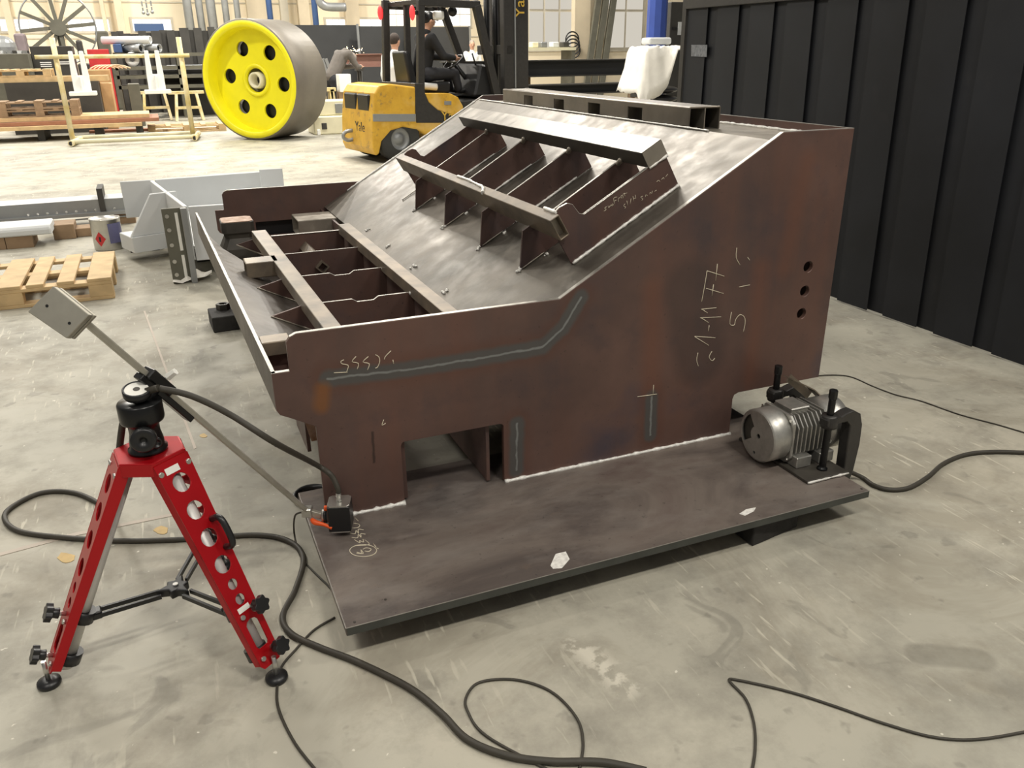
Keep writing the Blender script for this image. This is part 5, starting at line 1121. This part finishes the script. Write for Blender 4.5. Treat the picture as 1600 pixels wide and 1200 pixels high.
for k in range(2): z = onY(100, 96+k*3, 20).z; G().mm((r[0]+r[1])/2+.1, r[1]-.1, 19.99, 20, z-.02, z).build('slot', M['whitep'], e)
stack('red_cabinet', 138, 77, 171, 106, 20.5, .6, 'redp', 'red steel cabinet behind the pipe stand', 'cabinet', 0)
stack('blue_box', 177, 69, 190, 82, 20.8, .5, 'bluep', 'blue box on the grey shelf behind the pipe stand', 'box', onY(190, 82, 20.8).z)
r = rect(176, 82, 232, 84, 20.6, .7); e = thing('shelf_rack', 'grey-green shelf rack with beams behind the pipe stand', 'rack', ((r[0]+r[1])/2, 20.6, 0))
for y in (83, 104, 118, 134): z = onY(200, y, 20.6).z; G().mm(r[0], r[1]+2.2, 20.6, 21.3, max(.02, z-.08), max(.1, z)).build('shelf', M['rackgreen'], e)
for x in (r[0], (r[0]+r[1])/2+1, r[1]+2.14): G().mm(x, x+.06, 20.6, 20.66, 0, r[5]).build('post', M['rackgreen'], e); G().mm(x, x+.06, 21.24, 21.3, 0, r[5]).build('post', M['rackgreen'], e)
zsh = onY(200, 83, 20.6).z
for k, (x, y, rad, ln) in enumerate(((238, 62, .09, 1.2), (222, 80, .1, .55), (250, 80, .1, .7))):
    p = onY(x, 80, 20.7); e = thing('steel_pipe', ['pale pipe resting on top of two grey pipes', 'short black-mouthed pipe on the shelf rack', 'grey pipe end on the shelf rack beside the white ring'][k], 'pipe', p)
    zc2 = zsh+rad if k else zsh+.1*2+rad+.0; a_ = Vector((p.x, 20.65, zc2)); b_ = a_+Vector((-ln*.8, .5, .0))
    G().lathe([(rad*.75, 0), (rad, 0), (rad, ln), (rad*.75, ln)], a_, b_-a_, 18, close=True).build('pipe_wall', M['steelgrey' if k else 'palepaint'], e); G().cyl(a_+(b_-a_)*.1, a_+(b_-a_)*.12, rad*.74, n=14).build('pipe_bore', M['black'], e)
e = onY(208, 102, 20.7); tag(G().lathe([(.06, 0), (.16, 0), (.16, .12), (.06, .12)], (e.x, 20.75, onY(200, 104, 20.6).z+.16), (0, 1, 0), 20, close=True).build('white_ring', M['whitep']), 'thick pale ring standing on the shelf rack', 'ring')
stack('grey_bin', 201, 131, 219, 156, 18.5, .5, 'rackgreen', 'grey plastic bin on the floor before the shelf rack', 'bin', 0)
stack('cardboard_box', 158, 130, 176, 160, 18, .5, 'card', 'cardboard box standing beside the black bin', 'box', 0)
stack('packing_box', 134, 109, 172, 124, 18.9, .5, 'card', 'cardboard box with bundled rods behind the timber beam', 'box', 0)
r = rect(134, 112, 172, 120, 19, .5)
M['rod'] = plain('pale_rod', S(228, 196, 160), .6)
for k in range(5):
    a_ = Vector((r[0]+.1+.08*k, 18.95, onY(150, 109, 18.9).z+.015)); tag(G().tube([a_, a_+Vector((.15, .1, .07)), a_+Vector((.35, .2, .06)), a_+Vector((.5, .3, .0))], .012, 6, 4).build('bent_rod', M['rod']), 'pale bent rod lying on the cardboard box', 'rod', 'bent rods on the cardboard box')
# dark trough bins and plank by the roller
stack('dark_trough', 255, 108, 345, 150, 21.4, .8, 'darkgrey', 'long dark steel trough behind the pipe stand and roller', 'trough', 0)
r = rect(265, 97, 345, 101, 18.6, .1); tag(G().cyl((r[0], 21.6, onY(300, 108, 21.4).z+.05), (r[1]+.5, 21.6, onY(300, 108, 21.4).z+.05), .05, n=10).build('steel_bar', M['palepaint']), 'long pale round bar lying on the dark trough', 'bar')
p0 = fl(295, 208); pallet('pallet', (p0.x, p0.y+.6, 0), 0, 'pale pallet lying flat on the floor behind the pipe stand', M['wood'], 1.5, .8, None, 5)
for k, (x, y) in enumerate(((248, 185), (298, 185))):
    q = fl(x, y+4); e = thing('yellow_trestle', ['pale yellow trestle behind the hanging white bracket', 'pale yellow trestle beside the huge roller'][k], 'trestle', q, 'pale yellow trestles'); hh = onY(x, 147, q.y).z
    for dx in (-.25, .25):
        for dy in (0, .5): G().bar((q.x+dx*1.2, q.y+dy, 0), (q.x+dx*.9, q.y+.25+(dy-.25)*.5, hh), .06, .06, (1, 0, 0)).build('leg', M['yellowpipe'], e)
    G().mm(q.x-.4, q.x+.4, q.y+.1, q.y+.4, hh, hh+.06).build('top', M['yellowpipe'], e); G().mm(q.x-.28, q.x+.28, q.y+.02, q.y+.07, hh*.45, hh*.45+.06).build('rail', M['yellowpipe'], e)
tag(G().mm(onY(130, 160, 17).x, onY(232, 160, 17).x, 17, 17.25, .0, .05).build('long_plank', M['woodred']), 'reddish plank lying on the floor before the cardboard box', 'plank')
# spoked wheel on a post
wc = onY(91, 43, 24); sw = thing('spoked_wheel', 'large grey spoked wheel with thin rim raised on a post', 'spoked wheel', (wc.x, 24, 0)); RWh = .9
G().lathe([(RWh+.02*math.cos(t), .02*math.sin(t)) for t in [2*math.pi*i/6 for i in range(6)]], wc, (0, 1, 0), 48, True, close=True).build('rim', M['steelgrey'], sw)
G().cyl(wc-Vector((0, .06, 0)), wc+Vector((0, .06, 0)), .2, n=24).build('hub', M['rackgreen'], sw)
for k in range(12): a = 2*math.pi*k/12+.1; d = Vector((math.cos(a), 0, math.sin(a))); G().bar(wc+d*.17, wc+d*RWh, .09, .04, (0, 1, 0)).build('spoke', M['rackgreen'], sw)
G().mm(wc.x-.08, wc.x+.08, 24.08, 24.2, 0, wc.z+.1).build('post', M['rackgreen'], sw); G().mm(wc.x-.4, wc.x+.4, 23.8, 24.5, 0, .05).build('base', M['rackgreen'], sw)
o = rb(-20, 55, 21, 84, 21, .8, 0).build('grey_machine', M['steelgrey'], None, .25, 4); tag(o, 'rounded grey machine housing beside the black tool cabinet', 'machine')
stack('scrap_box', -22, 84, 46, 108, 19.5, .8, 'rackgreen', 'low dark scrap box before the grey machine housing', 'box', 0)
random.seed(11)
for k in range(24): p = onY(-14+7.6*(k % 8), 86, 19.6); tag(G().box((p.x, 19.6+.22*(k//8), onY(0, 84, 19.5).z+.03), (random.uniform(.05, .1), random.uniform(.06, .16), .06)).build('scrap_piece', M[random.choice(('steelgrey', 'palepaint', 'redplate', 'darkgrey'))]), 'small piece of scrap metal in the dark scrap box', 'scrap', 'scrap in the dark box')
# ------------------------------------------------------------------ right background
for k, (y0, y1, Y, z) in enumerate(((93, 119, 11.5, 0), (131, 147, 11.2, 0))):
    r = rect(800, y0, 1003, y1, Y, .3); e = thing('stored_beam', ['deep dark steel beam on supports behind the perforated tube', 'lower dark steel beam under the deep stored beam'][k], 'steel beam', ((r[0]+r[1])/2, Y, 0))
    G().mm(r[0]-1.2, r[1], Y+.14, Y+.16, r[4], r[5]).build('web', M['screen'], e)
    for z in (r[5]-.02, r[4]): G().mm(r[0]-1.2, r[1], Y, Y+.3, z, z+.02).build('flange', M['darkgrey'], e)
r = rect(800, 93, 1003, 119, 11.5, .3)
for x in (r[0]+.3, r[1]-.15):
    e = thing('beam_support', 'upright steel support under the stored dark beams', 'support', (x, 11.6, 0), 'supports of the stored beams')
    G().mm(x, x+.1, 11.62, 11.72, 0, r[4]).build('post', M['woodold'], e); G().mm(x-.05, x+.15, 11.1, 11.9, 0, .05).build('foot', M['darkgrey'], e); G().mm(x, x+.1, 11.1, 11.62, rect(800, 131, 1003, 147, 11.2)[4]-.1, rect(800, 131, 1003, 147, 11.2)[4]).build('arm', M['darkgrey'], e)
p = onY(1026, 40, 13); tag(G().lathe([(0, 0), (.2, 0), (.2, 7), (0, 7)], (p.x, 13, 0), (0, 0, 1), 10, False).build('blue_column', M['bluecol']), 'bright blue steel column rising behind the wrapped pallet', 'column')
r = rect(1047, 3, 1079, 80, 13.4, .4); e = thing('grey_cabinet', 'dark grey electrical cabinet with a handle behind the curtain edge', 'cabinet', ((r[0]+r[1])/2, 13.4, 0)); G().mm(r[0], r[1]+.5, 13.4, 13.8, 0, r[5]).build('cabinet_body', M['darkgrey'], e, .01); G().mm(r[0]+.05, r[0]+.16, 13.37, 13.4, 1.85, 1.9).build('handle', M['black'], e); G().mm(r[0]+.19, r[0]+.3, 13.39, 13.4, 1.75, 2.0).build('paper_note', M['palepaint'], e)
c0 = onY(1040, 140, 8.6); xw0, xw1 = onY(1000, 120, 8.6).x, onY(1080, 120, 8.6).x
pallet('pallet', ((xw0+xw1)/2+.1, 9.0, .45), 0, 'wooden pallet carrying dark sacks under white plastic wrap', M['wood'], .8, .7, None, 4)
e = thing('pallet_trestle', 'pale wooden trestle under the sack pallet', 'trestle', ((xw0+xw1)/2, 9, 0))
for x in (xw0+.05, xw1+.05): G().mm(x, x+.1, 8.75, 9.3, 0, .45).build('leg', M['wood'], e)
random.seed(4)
M['sack'] = plain('black_sack', S(40, 40, 42), .3, 0, .2, 12, .2)
for k in range(3): tag(G().ball(((xw0+xw1)/2+.1, 8.95, .66+.13*k), .3, 16, (1.05, .95, .21)).build('black_sack', M['sack']), ['lowest black sack on the pallet by the blue column', 'middle black sack on the pallet by the blue column', 'topmost black sack partly under the white plastic wrap'][k], 'sack')
ztw = onY(1030, 70, 8.6).z
from mathutils import noise as mn
n, mj = 36, 20; P = []
for i in range(n+1):
    for j in range(mj+1):
        u = i/n; v = j/mj; x = xw0-.02+(xw1-xw0+.3)*u; y = 8.5+.75*v
        z = ztw-.03; 
        drop = .62*max(0, (.14-u)/.14)**.5 if u < .14 else 0
        front = (.16+.12*math.sin(u*9)) * max(0, (.25-v)/.25)**1.2
        if u < .5: front += .42*max(0, (.2-v)/.2)*min(1, (.5-u)/.12)*min(1, u/.14)
        w3 = mn.noise_vector(Vector((x*5, y*5, 2.))); w4 = mn.noise_vector(Vector((x*14, y*14, 7.)))
        P.append((x+w3.x*.03, y+w3.y*.04+.06*max(0, .25-v)*4*.5, z-drop-front+w3.z*.05+w4.z*.03))
q = G().add(P, [(i*(mj+1)+j, i*(mj+1)+j+1, (i+1)*(mj+1)+j+1, (i+1)*(mj+1)+j) for i in range(n) for j in range(mj)], True).build('plastic_wrap', M['plasticw']); m_ = q.modifiers.new('thick', 'SOLIDIFY'); m_.thickness = .006
tag(q, 'crumpled white plastic wrap draped over the black sacks', 'plastic wrap')
r = rect(1018, 58, 1053, 71, 8.8, .3); e = G().mm(r[0], r[1], 8.85, 9.1, ztw+.005, ztw+.1).build('parcel', M['palepaint'], None, .03, 3); tag(e, 'small grey parcel lying on the white plastic wrap', 'parcel')
for k, (x0, x1) in enumerate(((914, 940), (926, 952), (938, 964))):
    a_ = onY(x0, 92, 20.8); b_ = onY(x1, -20, 21.5); tag(G().bar((a_.x, 20.8, 0), (b_.x, 21.6, b_.z), .18, .1, (0, 1, 0)).build('leaning_profile', M['rackgreen']), 'long grey steel profile leaning on the pale pillar', 'steel profile', 'profiles leaning on the pillar')
r = rect(935, 38, 946, 63, 21.4, .25); e = struct(G().mm(r[0], r[1], 21.75, 22, r[4], r[5]).build('trim_switch_box', M['cream'], None, .02))
r = rect(825, 74, 900, 90, 19.8, .8); e = thing('workbench', 'cream workbench with small parts below the tall windows', 'workbench', ((r[0]+r[1])/2, 19.8, 0)); G().mm(r[0]-.4, r[1], 19.8, 20.6, r[5]-.08, r[5]).build('bench_top', M['cream'], e)
for x in (r[0]-.3, r[1]-.1): G().mm(x, x+.1, 19.85, 20.55, 0, r[5]-.08).build('leg', M['rackgreen'], e)
for k, x in enumerate((836, 850, 868, 884)): p = onY(x, 74, 20); tag(G().box((p.x, 20.1, r[5]+.07), (.2, .25, .14)).build('bench_part', M[('cream', 'steelgrey', 'palepaint', 'darkgrey')[k]], None, .02), ['cream box on the workbench', 'grey metal block on the workbench', 'pale block on the workbench', 'dark block on the workbench'][k], 'box')
p = onY(893, 62, 21.6); e = thing('cable_coil', 'black coiled cables hanging on the pale pillar', 'cable coil', p)
for k in range(4): G().lathe([(.22+.02*math.cos(t), .02*math.sin(t)) for t in [2*math.pi*i/6 for i in range(6)]], p+Vector((.02*k, .02*k-.05, -.1*k)), (.1*k, 1, 0), 20, True, close=True).build('loop', M['black'], e)

M['mauve'] = plain('hazy_machine_paint', S(128, 116, 118), .6, .1, .15, 4)  # grey-violet haze of the far corner is put into this colour
for k, (x0, y0, x1, Y, mt, lb) in enumerate(((22, 52, 48, 23, 'mauve', 'hazy mauve machine housing before the spoked wheel'), (118, 62, 136, 22, 'darkgrey', 'narrow dark cabinet between the tool cabinet and the red cabinet'), (150, 48, 178, 25, 'rackgreen', 'low grey-green machine behind the red cabinet'))):
    r = rect(x0, y0, x1, 110, Y, .7); e = thing('stored_machine', lb, 'machine', ((r[0]+r[1])/2, Y, 0)); h = r[5]
    G().mm(r[0], r[1], Y, Y+.7, 0, h*.7).build('machine_base', M[mt], e, .03); G().mm(r[0]+.05, r[1]-.08, Y+.1, Y+.6, h*.7, h).build('machine_top', M[mt], e, .05, 2); G().mm(r[0]+.08, r[0]+.3, Y-.02, Y, h*.3, h*.55).build('hatch', M['steelgrey'], e)
